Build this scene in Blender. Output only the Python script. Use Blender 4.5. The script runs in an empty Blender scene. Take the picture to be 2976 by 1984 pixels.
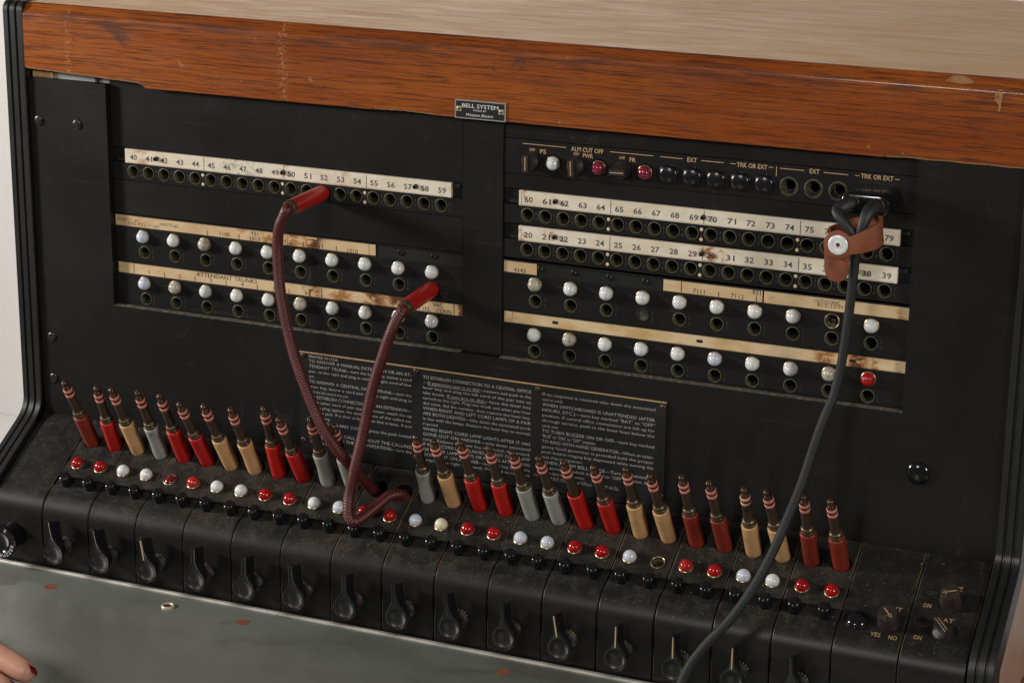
import bpy, math, random
from math import sin, cos, pi, radians, sqrt, atan2
from mathutils import Vector, Matrix

scene = bpy.context.scene
COL = scene.collection
K = 0.001          # everything below is written in millimetres
ZO = 1020.0        # height of the panel datum above the floor

# ------------------------------------------------------------------ camera
cd = bpy.data.cameras.new("camera")
cam = bpy.data.objects.new("camera", cd)
COL.objects.link(cam)
cr = Vector((0.920877, 0.389661, 0.012231))
cu = Vector((-0.122632, 0.259746, 0.957859))
cb = Vector((0.370063, -0.883570, 0.286979))
mw = Matrix((cr, cu, cb)).transposed().to_4x4()
mw.translation = Vector((568.133, -1305.155, 335.344 + ZO)) * K
cam.matrix_world = mw
cd.sensor_width = 36.0
cd.lens = 36.0 * 6365.93 / 2976.0
cd.clip_start = 0.05
cd.clip_end = 60
scene.camera = cam

# ------------------------------------------------------------------ light
world = bpy.data.worlds.new("World")
scene.world = world
world.use_nodes = True
wb = world.node_tree.nodes["Background"]
wb.inputs[0].default_value = (1.0, 0.97, 0.94, 1)
wb.inputs[1].default_value = 0.085


def area_light(name, pos, target, size, power, color=(1, 0.96, 0.91)):
    l = bpy.data.lights.new(name, 'AREA')
    l.shape = 'DISK'
    l.size = size
    l.energy = power
    l.color = color
    o = bpy.data.objects.new(name, l)
    COL.objects.link(o)
    p = Vector((pos[0], pos[1], pos[2] + ZO)) * K
    t = Vector((target[0], target[1], target[2] + ZO)) * K
    o.location = p
    o.rotation_euler = (t - p).to_track_quat('-Z', 'Y').to_euler()
    return o


area_light("studio_lamp_left", (-1650, -700, 420), (0, 0, -80), 0.30, 31)
area_light("studio_lamp_right", (1750, -1050, 520), (50, 0, -80), 0.30, 13)
area_light("studio_lamp_front", (-200, -2250, 950), (0, 0, -60), 0.32, 13)
area_light("backdrop_lamp", (-900, 900, 1100), (-1700, 1990, -300), 0.6, 42)

scene.view_settings.view_transform = 'Standard'
scene.view_settings.look = 'None'
scene.view_settings.exposure = 0.0
scene.view_settings.gamma = 1.0
scene.view_settings.use_curve_mapping = False

# ------------------------------------------------------------------ materials
MATS = {}


class NT:
    def __init__(s, name):
        s.m = bpy.data.materials.new(name)
        s.m.use_nodes = True
        s.t = s.m.node_tree
        s.b = s.t.nodes["Principled BSDF"]
        s.tc = s.t.nodes.new('ShaderNodeTexCoord')
        MATS[name] = s.m

    def n(s, kind, **kw):
        nd = s.t.nodes.new(kind)
        for k, v in kw.items():
            setattr(nd, k, v)
        return nd

    def l(s, a, b):
        s.t.links.new(a, b)

    def coord(s, scale=(1, 1, 1), src='Object', loc=(0, 0, 0), rot=0.0):
        mp = s.n('ShaderNodeMapping')
        mp.inputs['Scale'].default_value = scale
        mp.inputs['Location'].default_value = loc
        if src == 'World':
            s.l(s.n('ShaderNodeNewGeometry').outputs['Position'], mp.inputs[0])
        elif src == 'Object':      # shift per object so that copies do not share one pattern
            oi = s.n('ShaderNodeObjectInfo')
            ad = s.n('ShaderNodeVectorMath', operation='ADD')
            s.l(s.tc.outputs[src], ad.inputs[0])
            s.l(s.math('MULTIPLY', oi.outputs['Random'], 7.0), ad.inputs[1])
            s.l(ad.outputs[0], mp.inputs[0])
        else:
            s.l(s.tc.outputs[src], mp.inputs[0])
        return mp.outputs[0]

    def noise(s, scale=(1, 1, 1), detail=3, rough=0.55, dist=0.0, src='Object', loc=(0, 0, 0)):
        nd = s.n('ShaderNodeTexNoise')
        nd.inputs['Scale'].default_value = 1.0
        nd.inputs['Detail'].default_value = detail
        nd.inputs['Roughness'].default_value = rough
        nd.inputs['Distortion'].default_value = dist
        if not isinstance(scale, tuple):
            scale = (scale,) * 3
        s.l(s.coord(scale, src, loc), nd.inputs['Vector'])
        return nd.outputs[0]

    def ramp(s, x, a, b, lo=0.0, hi=1.0):
        nd = s.n('ShaderNodeMapRange', interpolation_type='SMOOTHSTEP')
        nd.inputs[1].default_value = a
        nd.inputs[2].default_value = b
        nd.inputs[3].default_value = lo
        nd.inputs[4].default_value = hi
        s.l(x, nd.inputs[0])
        return nd.outputs[0]

    def math(s, op, a, b=None):
        nd = s.n('ShaderNodeMath', operation=op)
        for i, x in enumerate((a, b)):
            if x is None:
                continue
            if isinstance(x, (int, float)):
                nd.inputs[i].default_value = x
            else:
                s.l(x, nd.inputs[i])
        return nd.outputs[0]

    def mix(s, fac, a, b):
        nd = s.n('ShaderNodeMix', data_type='RGBA')
        for i, x in ((0, fac), (6, a), (7, b)):
            if isinstance(x, (int, float)):
                nd.inputs[i].default_value = x
            elif isinstance(x, tuple):
                nd.inputs[i].default_value = (*x, 1)
            else:
                s.l(x, nd.inputs[i])
        return nd.outputs[2]

    def set(s, base=None, rough=None, metal=None, **kw):
        for key, x in (('Base Color', base), ('Roughness', rough), ('Metallic', metal)):
            if x is None:
                continue
            i = s.b.inputs[key]
            if isinstance(x, (int, float)):
                i.default_value = x
            elif isinstance(x, tuple):
                i.default_value = (*x, 1)
            else:
                s.l(x, i)
        for key, x in kw.items():
            i = s.b.inputs[key.replace('_', ' ')]
            if isinstance(x, (int, float, tuple)):
                i.default_value = x
            else:
                s.l(x, i)

    def bump(s, h, strength=0.3, dist=0.0005):
        nd = s.n('ShaderNodeBump')
        nd.inputs['Strength'].default_value = strength
        nd.inputs['Distance'].default_value = dist
        s.l(h, nd.inputs['Height'])
        s.l(nd.outputs[0], s.b.inputs['Normal'])

    def posx(s, ch=0):
        sp = s.n('ShaderNodeSeparateXYZ')
        s.l(s.tc.outputs['Object'], sp.inputs[0])
        return sp.outputs[ch]


def plain(name, base, rough=0.4, metal=0.0, var=0.0, vscale=120, dirt=None, dscale=60, dthr=(0.55, 0.75), **kw):
    t = NT(name)
    c = base
    if var:
        dark = tuple(x * (1 - var) for x in base)
        lite = tuple(min(1, x * (1 + var)) for x in base)
        c = t.mix(t.noise(vscale), dark, lite)
    if dirt:
        c = t.mix(t.ramp(t.noise(dscale, 5, 0.65), *dthr), c, dirt)
    t.set(c, rough, metal, **kw)
    return t


def black_panel(name, base=0.0125, rough=0.42, dust=0.25, tint=(1, 0.97, 0.93), streak='x', specks=True, spec=0.26):
    t = NT(name)
    sc = {'x': (14, 300, 600), 'z': (600, 300, 14)}[streak]
    g = t.noise(sc, 4, 0.6)
    cl = t.noise((9, 9, 14), 3, 0.5)
    b0 = tuple(base * x for x in tint)
    c = t.mix(t.ramp(cl, 0.3, 0.75), tuple(x * 0.85 for x in b0), tuple(x * 1.15 for x in b0))
    c = t.mix(t.ramp(g, 0.56, 0.8, 0, 0.16), c, (0.035, 0.033, 0.03))
    sc2 = t.ramp(t.noise((34, 40, 26), 5, 0.7, 1.2, loc=(5, 2, 8)), 0.63, 0.72)
    c = t.mix(t.math('MULTIPLY', sc2, 0.14), c, (0.10, 0.09, 0.08))
    wv = t.ramp(t.noise((7, 60, 300), 3, 0.6, 0.3, loc=(1, 6, 4)), 0.60, 0.78)
    c = t.mix(t.math('MULTIPLY', wv, 0.10), c, (0.11, 0.10, 0.09))
    ds = t.ramp(t.noise(60, 5, 0.75, 0.4, loc=(9, 2, 3)), 0.52, 0.8)
    c = t.mix(t.math('MULTIPLY', ds, 0.08), c, (0.12, 0.105, 0.085))
    if specks:
        sp = t.ramp(t.noise(900, 2, 0.5), 0.735, 0.80)
        sp = t.math('MULTIPLY', sp, t.ramp(t.noise(30, 2), 0.45, 0.7))
        c = t.mix(t.math('MULTIPLY', sp, dust * 2), c, (0.16, 0.14, 0.12))
    r = t.ramp(t.noise((12, 12, 18), 3), 0.3, 0.7, rough - 0.03, rough + 0.05)
    t.set(c, r, 0.0, Specular_IOR_Level=spec)
    t.bump(t.noise(sc, 3), 0.05, 0.0002)
    return t


black_panel('black_board', 0.0075, 0.42)
black_panel('black_strip', 0.0085, 0.40, tint=(1, 0.93, 0.86))
black_panel('black_plate', 0.0125, 0.34, spec=0.45, dust=0.15, tint=(0.92, 0.97, 1.05))
black_panel('black_trim', 0.010, 0.40, spec=0.5, streak='z', tint=(0.92, 1.0, 0.95))


def dusty(name, amount, seam=False):
    t = NT(name)
    big = t.noise(22, 5, 0.65, src='World')
    mid = t.noise(110, 5, 0.7, 0.3, src='World')
    fine = t.noise(1500, 2, 0.6, src='World')
    geo = t.n('ShaderNodeNewGeometry')
    sp_ = t.n('ShaderNodeSeparateXYZ')
    t.l(geo.outputs['True Normal'], sp_.inputs[0])
    upw = t.ramp(t.math('ABSOLUTE', sp_.outputs[2]), 0.25, 0.8, 0.10, 1.0)
    f = t.math('ADD', t.ramp(big, 0.35, 0.75, 0.05, 0.42), t.ramp(mid, 0.40, 0.75, 0, 0.45))
    f = t.math('MULTIPLY', f, t.ramp(fine, 0.38, 0.66, 0.2, 1.25))
    f = t.math('MULTIPLY', t.math('MULTIPLY', f, upw), amount)
    c = t.mix(f, (0.009, 0.0088, 0.0084), (0.088, 0.072, 0.052))
    sp = t.ramp(t.noise(700, 1, 0.5, src='World'), 0.72, 0.78)
    c = t.mix(t.math('MULTIPLY', t.math('MULTIPLY', sp, upw), 0.55), c, (0.32, 0.27, 0.20))
    if seam:
        c = t.mix(t.math('MULTIPLY', t.ramp(big, 0.42, 0.62, 0.02, 0.8), upw), c, (0.13, 0.095, 0.055))
    t.set(c, t.ramp(f, 0, 0.5, 0.38, 0.75), 0.0, Specular_IOR_Level=0.28)
    t.bump(fine, 0.08, 0.0003)
    return t


dusty('dusty_black', 0.85)
dusty('dusty_black_light', 0.5)
dusty('seam_dust', 0.9, True)
plain('recess_black', (0.004, 0.004, 0.004), 0.8)
plain('ledge_dust', (0.07, 0.058, 0.042), 0.9, var=0.8, vscale=500, dirt=(0.19, 0.155, 0.11), dscale=350, dthr=(0.5, 0.62))
plain('bakelite', (0.007, 0.007, 0.008), 0.14, dirt=(0.03, 0.027, 0.022), dscale=70, dthr=(0.62, 0.85))
plain('bakelite_rim', (0.010, 0.010, 0.012), 0.13, Specular_IOR_Level=0.6)
plain('bakelite_soft', (0.0065, 0.0065, 0.0085), 0.24)
plain('bakelite_lever', (0.0095, 0.0095, 0.0105), 0.33, dirt=(0.035, 0.031, 0.026), dscale=70, dthr=(0.6, 0.85))
plain('bakelite_dusty', (0.018, 0.0155, 0.013), 0.5, dirt=(0.12, 0.095, 0.068), dscale=160, dthr=(0.46, 0.72))
plain('knob_brown', (0.024, 0.018, 0.015), 0.42, dirt=(0.085, 0.065, 0.045), dscale=220, dthr=(0.52, 0.75))
plain('brass_old', (0.12, 0.108, 0.060), 0.45, 0.3, var=0.5, vscale=600, dirt=(0.05, 0.055, 0.03), dscale=420, dthr=(0.45, 0.7))
plain('brass_dim', (0.085, 0.074, 0.045), 0.5, 0.3, var=0.6, vscale=500, dirt=(0.025, 0.024, 0.018), dscale=320, dthr=(0.42, 0.66))
plain('brass_ring', (0.36, 0.29, 0.17), 0.33, 0.8, var=0.35, vscale=400, dirt=(0.12, 0.09, 0.05), dscale=300)
plain('bronze_dark', (0.075, 0.050, 0.032), 0.45, 0.45, var=0.45, vscale=300, dirt=(0.028, 0.024, 0.02), dscale=200)
plain('collar_brass', (0.115, 0.083, 0.046), 0.36, 0.6, var=0.4, vscale=350, dirt=(0.05, 0.05, 0.03), dscale=260)
plain('tip_bronze', (0.10, 0.055, 0.034), 0.2, 0.6, var=0.4, vscale=300)
plain('pink_ring', (0.60, 0.20, 0.15), 0.42, var=0.2, vscale=300)
plain('cream_ring', (0.66, 0.40, 0.26), 0.42, var=0.2, vscale=300)
for nm, c in (('plug_red', (0.42, 0.011, 0.008)), ('plug_dull_red', (0.205, 0.024, 0.012)),
              ('plug_tan', (0.52, 0.30, 0.135)), ('plug_grey', (0.285, 0.295, 0.262))):
    plain(nm, c, 0.36, var=0.22, vscale=45, dirt=tuple(x * 0.42 + 0.006 for x in c), dscale=120, dthr=(0.52, 0.82))
for nm, c in (('lamp_white', (0.74, 0.75, 0.74)), ('lamp_blue', (0.60, 0.64, 0.72)), ('lamp_cream', (0.76, 0.68, 0.49)),
              ('lamp_red', (0.36, 0.004, 0.005)), ('lamp_red_warm', (0.45, 0.02, 0.015)),
              ('lamp_red_dark', (0.12, 0.006, 0.008)), ('lamp_ruby', (0.24, 0.018, 0.04))):
    t = plain(nm, c, 0.10, var=0.04, vscale=200, dirt=(c[0] * 0.62, c[1] * 0.58, c[2] * 0.5), dscale=150, dthr=(0.62, 0.85))
    t.set(Subsurface_Weight=0.25, Subsurface_Radius=(0.002, 0.0015, 0.0015), Coat_Weight=0.5, Coat_Roughness=0.05)
plain('lamp_dirty', (0.50, 0.47, 0.38), 0.22, var=0.2, vscale=300, dirt=(0.22, 0.18, 0.11), dscale=260, dthr=(0.45, 0.7))
plain('print_dark', (0.055, 0.055, 0.065), 0.6)
plain('print_black', (0.02, 0.018, 0.017), 0.6)
plain('print_type', (0.13, 0.10, 0.075), 0.7)
plain('print_gold', (0.52, 0.335, 0.175), 0.55, var=0.35, vscale=500)
plain('print_gold_worn', (0.34, 0.22, 0.10), 0.6, var=0.7, vscale=700)
plain('print_white', (0.44, 0.43, 0.40), 0.6, var=0.25, vscale=300)
plain('print_faint', (0.045, 0.04, 0.036), 0.6)
plain('print_rust', (0.16, 0.06, 0.035), 0.6)
plain('print_silver', (0.62, 0.62, 0.60), 0.4)
plain('cream_paint', (0.50, 0.345, 0.175), 0.55, var=0.3, vscale=500)
plain('peg_ivory', (0.66, 0.52, 0.32), 0.4, var=0.15, vscale=300)
plain('screw_black', (0.007, 0.007, 0.007), 0.34)
plain('stud_dark', (0.05, 0.036, 0.026), 0.4, 0.4, var=0.4, vscale=500)
plain('screw_bronze', (0.12, 0.07, 0.045), 0.35, 0.7, var=0.4, vscale=500)
plain('name_frame', (0.55, 0.56, 0.56), 0.35, 0.7, var=0.3, vscale=900)
plain('name_black', (0.012, 0.012, 0.012), 0.4)
plain('name_patch', (0.42, 0.37, 0.27), 0.6, var=0.3, vscale=500)
plain('raw_edge', (0.44, 0.28, 0.13), 0.8, var=0.4, vscale=500, dirt=(0.2, 0.12, 0.05), dscale=300)
plain('veneer_bare', (0.31, 0.155, 0.055), 0.7, var=0.4, vscale=260, dirt=(0.16, 0.06, 0.018), dscale=180, dthr=(0.5, 0.7))
plain('raw_wood', (0.48, 0.29, 0.13), 0.75, var=0.35, vscale=250)
plain('grey_plate', (0.30, 0.31, 0.30), 0.5)
plain('copper_spot', (0.30, 0.115, 0.06), 0.45, 0.3, var=0.45, vscale=220, dirt=(0.16, 0.12, 0.09), dscale=250)
plain('nut_metal', (0.66, 0.57, 0.42), 0.4, 0.4, var=0.3, vscale=500)
plain('edge_metal', (0.70, 0.66, 0.60), 0.38, 0.5, var=0.25, vscale=150, dirt=(0.25, 0.2, 0.16), dscale=90, dthr=(0.6, 0.8))
plain('snap_silver', (0.90, 0.90, 0.88), 0.35, 0.35, var=0.15, vscale=900)
t = plain('cord_sleeve', (0.013, 0.0135, 0.015), 0.5, var=0.3, vscale=400)
t.bump(t.noise(900, 4, 0.7), 0.3, 0.0004)
plain('nail_red', (0.13, 0.002, 0.004), 0.14)
plain('wall_white', (0.74, 0.73, 0.72), 0.8, var=0.03, vscale=2)
plain('floor_white', (0.60, 0.585, 0.57), 0.7, var=0.05, vscale=3)

t = plain('skin', (0.52, 0.27, 0.185), 0.42, var=0.10, vscale=60, dirt=(0.46, 0.20, 0.14), dscale=90, dthr=(0.5, 0.8))
t.set(Subsurface_Weight=0.2, Subsurface_Radius=(0.004, 0.0015, 0.0008))

t = plain('leather', (0.215, 0.060, 0.021), 0.72, var=0.3, vscale=260, dirt=(0.13, 0.035, 0.014), dscale=60, dthr=(0.45, 0.75))
t.bump(t.noise(1800, 3), 0.35, 0.0004)


def wood(name, light, mid, dark, axis, rough, pore=(0.05, 0.018, 0.008), pore_amt=0.8, worn=None, dents=True, coat=0.0, spec=0.5):
    """grain runs along x; axis = the other in-plane axis."""
    t = NT(name)
    def sc(a, b, c=6.0):
        return (a, b, c) if axis == 'y' else (a, c, b)
    big = t.noise(sc(3.0, 14), 3, 0.5, 0.3)
    band = t.noise(sc(5.0, 320), 5, 0.65, 0.5)
    por = t.noise(sc(34, 1700), 3, 0.65, 0.15)
    por2 = t.noise(sc(16, 900), 4, 0.62, 0.2, loc=(0.3, 0.7, 0.2))
    c = t.mix(t.ramp(big, 0.3, 0.7), mid, light)
    c = t.mix(t.ramp(band, 0.42, 0.72, 0, 0.75), c, dark)
    c = t.mix(t.ramp(por, 0.53, 0.66, 0, pore_amt), c, pore)
    c = t.mix(t.ramp(por2, 0.56, 0.66, 0, pore_amt * 0.9), c, pore)
    if worn:
        wn = t.noise(sc(10, 46), 5, 0.65, 0.4, loc=(2.1, 0.4, 0.9))
        c = t.mix(t.ramp(wn, 0.60, 0.76, 0, 0.55), c, worn)
    if dents:
        d = t.ramp(t.noise(sc(70, 110), 3, 0.6, 0.5, loc=(0.5, 0.1, 1.7)), 0.70, 0.77)
        c = t.mix(t.math('MULTIPLY', d, 0.75), c, (0.05, 0.035, 0.035))
        d2 = t.ramp(t.noise(sc(100, 140), 2, 0.5, 0.6, loc=(4.5, 3.1, 1.1)), 0.735, 0.78)
        c = t.mix(t.math('MULTIPLY', d2, 0.6), c, (0.55, 0.33, 0.16))
    r = t.ramp(t.noise(sc(20, 120), 4), 0.3, 0.7, rough - 0.1, rough + 0.12)
    t.set(c, r, 0.0, Coat_Weight=coat, Coat_Roughness=0.14, Specular_IOR_Level=spec)
    t.bump(por2, 0.22, 0.0004)
    return t


t = NT('oak_front')
big = t.noise((4.0, 6, 22), 3, 0.5, 0.3)
c = t.mix(t.ramp(big, 0.3, 0.7), (0.225, 0.047, 0.0055), (0.315, 0.080, 0.0080))
xg = t.ramp(t.posx(), -0.36, -0.16)          # the left end kept a lighter, more golden finish
c = t.mix(t.math('MULTIPLY', t.math('SUBTRACT', 1.0, xg), 0.5), c, (0.345, 0.090, 0.009))
band = t.noise((5.0, 6, 300), 5, 0.62, 0.4)
c = t.mix(t.ramp(band, 0.45, 0.72, 0, 0.55), c, (0.14, 0.027, 0.005))
wv = t.n('ShaderNodeTexWave', wave_type='BANDS', bands_direction='Z', wave_profile='SIN')
wv.inputs['Scale'].default_value = 1.0
wv.inputs['Distortion'].default_value = 5.5
wv.inputs['Detail'].default_value = 3.0
wv.inputs['Detail Scale'].default_value = 0.35
t.l(t.coord((2.6, 2.0, 62)), wv.inputs['Vector'])
ring = t.math('MULTIPLY', t.ramp(wv.outputs[1], 0.80, 0.98), t.ramp(t.noise((14, 6, 120), 3), 0.42, 0.62))
c = t.mix(t.math('MULTIPLY', ring, 0.5), c, (0.060, 0.016, 0.007))
por = t.noise((36, 6, 1500), 3, 0.65, 0.15)
por2 = t.noise((17, 6, 820), 4, 0.62, 0.2, loc=(0.3, 0.7, 0.2))
c = t.mix(t.ramp(por, 0.52, 0.64, 0, 0.8), c, (0.052, 0.016, 0.008))
c = t.mix(t.ramp(por2, 0.55, 0.64, 0, 0.75), c, (0.06, 0.016, 0.008))
blot = t.math('MULTIPLY', t.ramp(t.noise((30, 10, 75), 5, 0.68, 0.6, loc=(2.1, 0.4, 0.9)), 0.56, 0.70), t.ramp(t.noise((7, 3, 18), 2, loc=(8, 1, 3)), 0.42, 0.62))
c = t.mix(t.math('MULTIPLY', blot, 0.85), c, (0.070, 0.028, 0.022))
dent = t.ramp(t.noise((85, 20, 120), 3, 0.6, 0.5, loc=(0.5, 0.1, 1.7)), 0.70, 0.76)
c = t.mix(t.math('MULTIPLY', dent, 0.8), c, (0.045, 0.035, 0.038))
chip = t.ramp(t.noise((120, 20, 170), 2, 0.5, 0.6, loc=(4.5, 3.1, 1.1)), 0.73, 0.77)
c = t.mix(t.math('MULTIPLY', chip, 0.35), c, (0.46, 0.24, 0.10))
zz = t.posx(2)
rid = t.math('MULTIPLY', t.ramp(zz, 0.099, 0.104), t.ramp(zz, 0.113, 0.108))
rid = t.math('MULTIPLY', rid, t.ramp(t.noise((26, 10, 260), 4, 0.65, 0.3, loc=(6, 2, 5)), 0.44, 0.60))
c = t.mix(t.math('MULTIPLY', rid, 0.7), c, (0.075, 0.026, 0.014))
for cx_, w_ in ((-146.0, 3.2), (-318.0, 1.6)):
    g = t.math('MULTIPLY', t.math('SUBTRACT', t.posx(), cx_ * K), 1.0 / (w_ * K))
    g = t.math('EXPONENT', t.math('MULTIPLY', t.math('MULTIPLY', g, g), -1.0))
    g = t.math('MULTIPLY', g, t.ramp(t.noise((420, 60, 480), 4, 0.7), 0.48, 0.60))
    c = t.mix(t.math('MULTIPLY', g, 0.6), c, (0.46, 0.23, 0.09))
rr_ = t.ramp(t.noise((20, 10, 120), 4), 0.3, 0.7, 0.36, 0.55)
t.set(c, rr_, 0.0, Coat_Weight=0.35, Coat_Roughness=0.13, Specular_IOR_Level=0.2)
t.bump(por2, 0.25, 0.0004)
wood('oak_board', (0.335, 0.098, 0.0125), (0.245, 0.063, 0.0085), (0.135, 0.031, 0.006), 'y', 0.45)
wood('oak_top', (0.70, 0.425, 0.215), (0.66, 0.39, 0.19), (0.60, 0.345, 0.165), 'y', 0.58,
     pore=(0.36, 0.21, 0.105), pore_amt=0.6, worn=(0.46, 0.31, 0.20), dents=False, spec=0.42)
wood('oak_side', (0.47, 0.315, 0.235), (0.43, 0.285, 0.21), (0.38, 0.245, 0.175), 'y', 0.5,
     pore=(0.32, 0.18, 0.12), pore_amt=0.4, dents=False)


def card(name, light, dark, stains, smudge=None, rough=0.5):
    """aged card: mottled cream with rust stains at given x positions (mm, width mm, strength)."""
    t = NT(name)
    c = t.mix(t.ramp(t.noise((40, 40, 90), 4, 0.6), 0.35, 0.7), light, dark)
    c = t.mix(t.ramp(t.noise((260, 100, 420), 4, 0.65, 0.4), 0.58, 0.75, 0, 0.4), c, tuple(x * 0.72 for x in dark))
    x = t.posx()
    tot = None
    for cx, w, st in stains:
        g = t.math('MULTIPLY', t.math('SUBTRACT', x, cx * K), 1.0 / (w * K))
        g = t.math('POWER', t.math('ABSOLUTE', g), 2.0)
        g = t.math('MULTIPLY', t.math('EXPONENT', t.math('MULTIPLY', g, -1.0)), st)
        tot = g if tot is None else t.math('MAXIMUM', tot, g)
    if tot is not None:
        nz = t.noise((130, 60, 230), 5, 0.62, 0.5, loc=(3, 1, 2))
        f = t.math('MULTIPLY', tot, t.ramp(nz, 0.34, 0.62))
        c = t.mix(t.ramp(f, 0.15, 0.6, 0, 0.85), c, (0.36, 0.135, 0.032))
        c = t.mix(t.ramp(f, 0.5, 0.95, 0, 0.9), c, (0.085, 0.024, 0.009))
    if smudge:
        g = t.math('MULTIPLY', t.math('SUBTRACT', x, smudge[0] * K), 1.0 / (smudge[1] * K))
        g = t.math('EXPONENT', t.math('MULTIPLY', t.math('MULTIPLY', g, g), -1.0))
        nz = t.noise((170, 60, 200), 4, 0.6, 0.6)
        c = t.mix(t.math('MULTIPLY', g, t.ramp(nz, 0.42, 0.68, 0, 0.8)), c, (0.17, 0.155, 0.14))
    t.set(c, rough)
    return t


IVL, IVD = (0.74, 0.67, 0.55), (0.64, 0.54, 0.39)
card('ivory_a', IVL, IVD, [(-265, 9, 0.45), (-150, 7, 0.55), (-105, 9, 0.4), (-30, 6, 0.35)], (-187, 16))
card('ivory_b', IVL, IVD, [(50, 4, 0.35), (30, 3, 0.5)])
card('ivory_c', IVL, IVD, [(48, 6, 0.55), (160, 9, 0.9), (28, 4, 0.6)])
CDL, CDD = (0.62, 0.465, 0.275), (0.53, 0.355, 0.175)
card('card_d', CDL, CDD, [(-182, 10, 0.6), (-165, 9, 0.75), (-145, 9, 0.7), (-128, 10, 1.1), (-270, 6, 0.3)])
card('card_e', CDL, CDD, [(-131, 7, 1.15), (-108, 12, 0.7), (-84, 14, 0.9), (-62, 12, 1.1), (-16, 3, 1.1)])
card('card_f', CDL, CDD, [(200, 5, 0.4), (284, 5, 0.5)])
card('card_g', (0.66, 0.51, 0.31), (0.52, 0.335, 0.14), [(237, 7, 0.9), (258, 6, 1.2), (270, 3, 0.9), (285, 3, 0.5)])


def braid(name, a, b, cnt, rough=0.6):
    t = NT(name)
    u1 = t.coord((1, 1, 1), 'UV')
    sp = t.n('ShaderNodeSeparateXYZ')
    t.l(u1, sp.inputs[0])
    U, V = sp.outputs[0], sp.outputs[1]
    ph = t.math('MULTIPLY', U, 2 * pi * cnt)
    pv = t.math('MULTIPLY', V, 2 * pi)
    s1 = t.math('SINE', t.math('ADD', ph, pv))
    s2 = t.math('SINE', t.math('SUBTRACT', ph, pv))
    h = t.math('MAXIMUM', s1, s2)
    nz = t.noise((60, 60, 60), 4, 0.6)
    f = t.ramp(h, -0.2, 1.0)
    c = t.mix(f, b, a)
    c = t.mix(t.ramp(nz, 0.5, 0.75, 0, 0.35), c, tuple(x * 1.5 + 0.005 for x in a))
    t.set(c, rough)
    t.bump(h, 0.3, 0.0004)
    return t


braid('cord_maroon', (0.105, 0.015, 0.013), (0.038, 0.006, 0.005), 7, 0.38)
braid('cord_black', (0.014, 0.016, 0.017), (0.0045, 0.0052, 0.0056), 8, 0.6)

t = NT('zinc')
nb = t.noise((5, 7, 5), 4, 0.6, 0.4)
ns = t.noise((18, 260, 60), 4, 0.6, 0.5)
nf = t.noise(260, 4, 0.7)
c = t.mix(t.ramp(nb, 0.3, 0.7), (0.205, 0.220, 0.195), (0.28, 0.297, 0.268))
c = t.mix(t.ramp(nf, 0.5, 0.75, 0, 0.22), c, (0.36, 0.37, 0.32))
sx = t.ramp(t.noise((30, 1100, 60), 2, 0.5, 0.25), 0.70, 0.74)
c = t.mix(t.math('MULTIPLY', sx, 0.55), c, (0.52, 0.51, 0.45))
sw = t.ramp(t.noise((90, 75, 60), 3, 0.6, 0.8, loc=(7, 3, 1)), 0.70, 0.76)
c = t.mix(t.math('MULTIPLY', sw, 0.6), c, (0.44, 0.43, 0.36))
for ra, th, am in ((0.5, 0.735, 0.35), (-0.8, 0.74, 0.3), (1.2, 0.75, 0.3)):
    mp = t.n('ShaderNodeMapping'); mp.inputs['Rotation'].default_value = (0, 0, ra)
    t.l(t.tc.outputs['Object'], mp.inputs[0])
    mp2 = t.n('ShaderNodeMapping'); mp2.inputs['Scale'].default_value = (22, 1300, 50)
    t.l(mp.outputs[0], mp2.inputs[0])
    nn = t.n('ShaderNodeTexNoise'); nn.inputs['Scale'].default_value = 1.0; nn.inputs['Detail'].default_value = 2.0
    t.l(mp2.outputs[0], nn.inputs['Vector'])
    c = t.mix(t.math('MULTIPLY', t.ramp(nn.outputs[0], th - 0.05, th), am), c, (0.50, 0.50, 0.44))
fl = t.ramp(t.noise((330, 420, 60), 2, 0.5, 0.4, loc=(1, 5, 2)), 0.755, 0.79)
c = t.mix(t.math('MULTIPLY', fl, 0.6), c, (0.55, 0.54, 0.47))
dk = t.ramp(t.noise((14, 20, 9), 4, 0.6, 0.4, loc=(2, 8, 1)), 0.55, 0.75, 0, 0.5)
c = t.mix(dk, c, (0.115, 0.105, 0.085))
t.set(c, t.ramp(nb, 0.3, 0.7, 0.28, 0.42), 0.5)
t.bump(t.noise(120, 3, 0.5), 0.03, 0.0003)

# ------------------------------------------------------------------ mesh helpers
WLOC = {}


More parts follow.
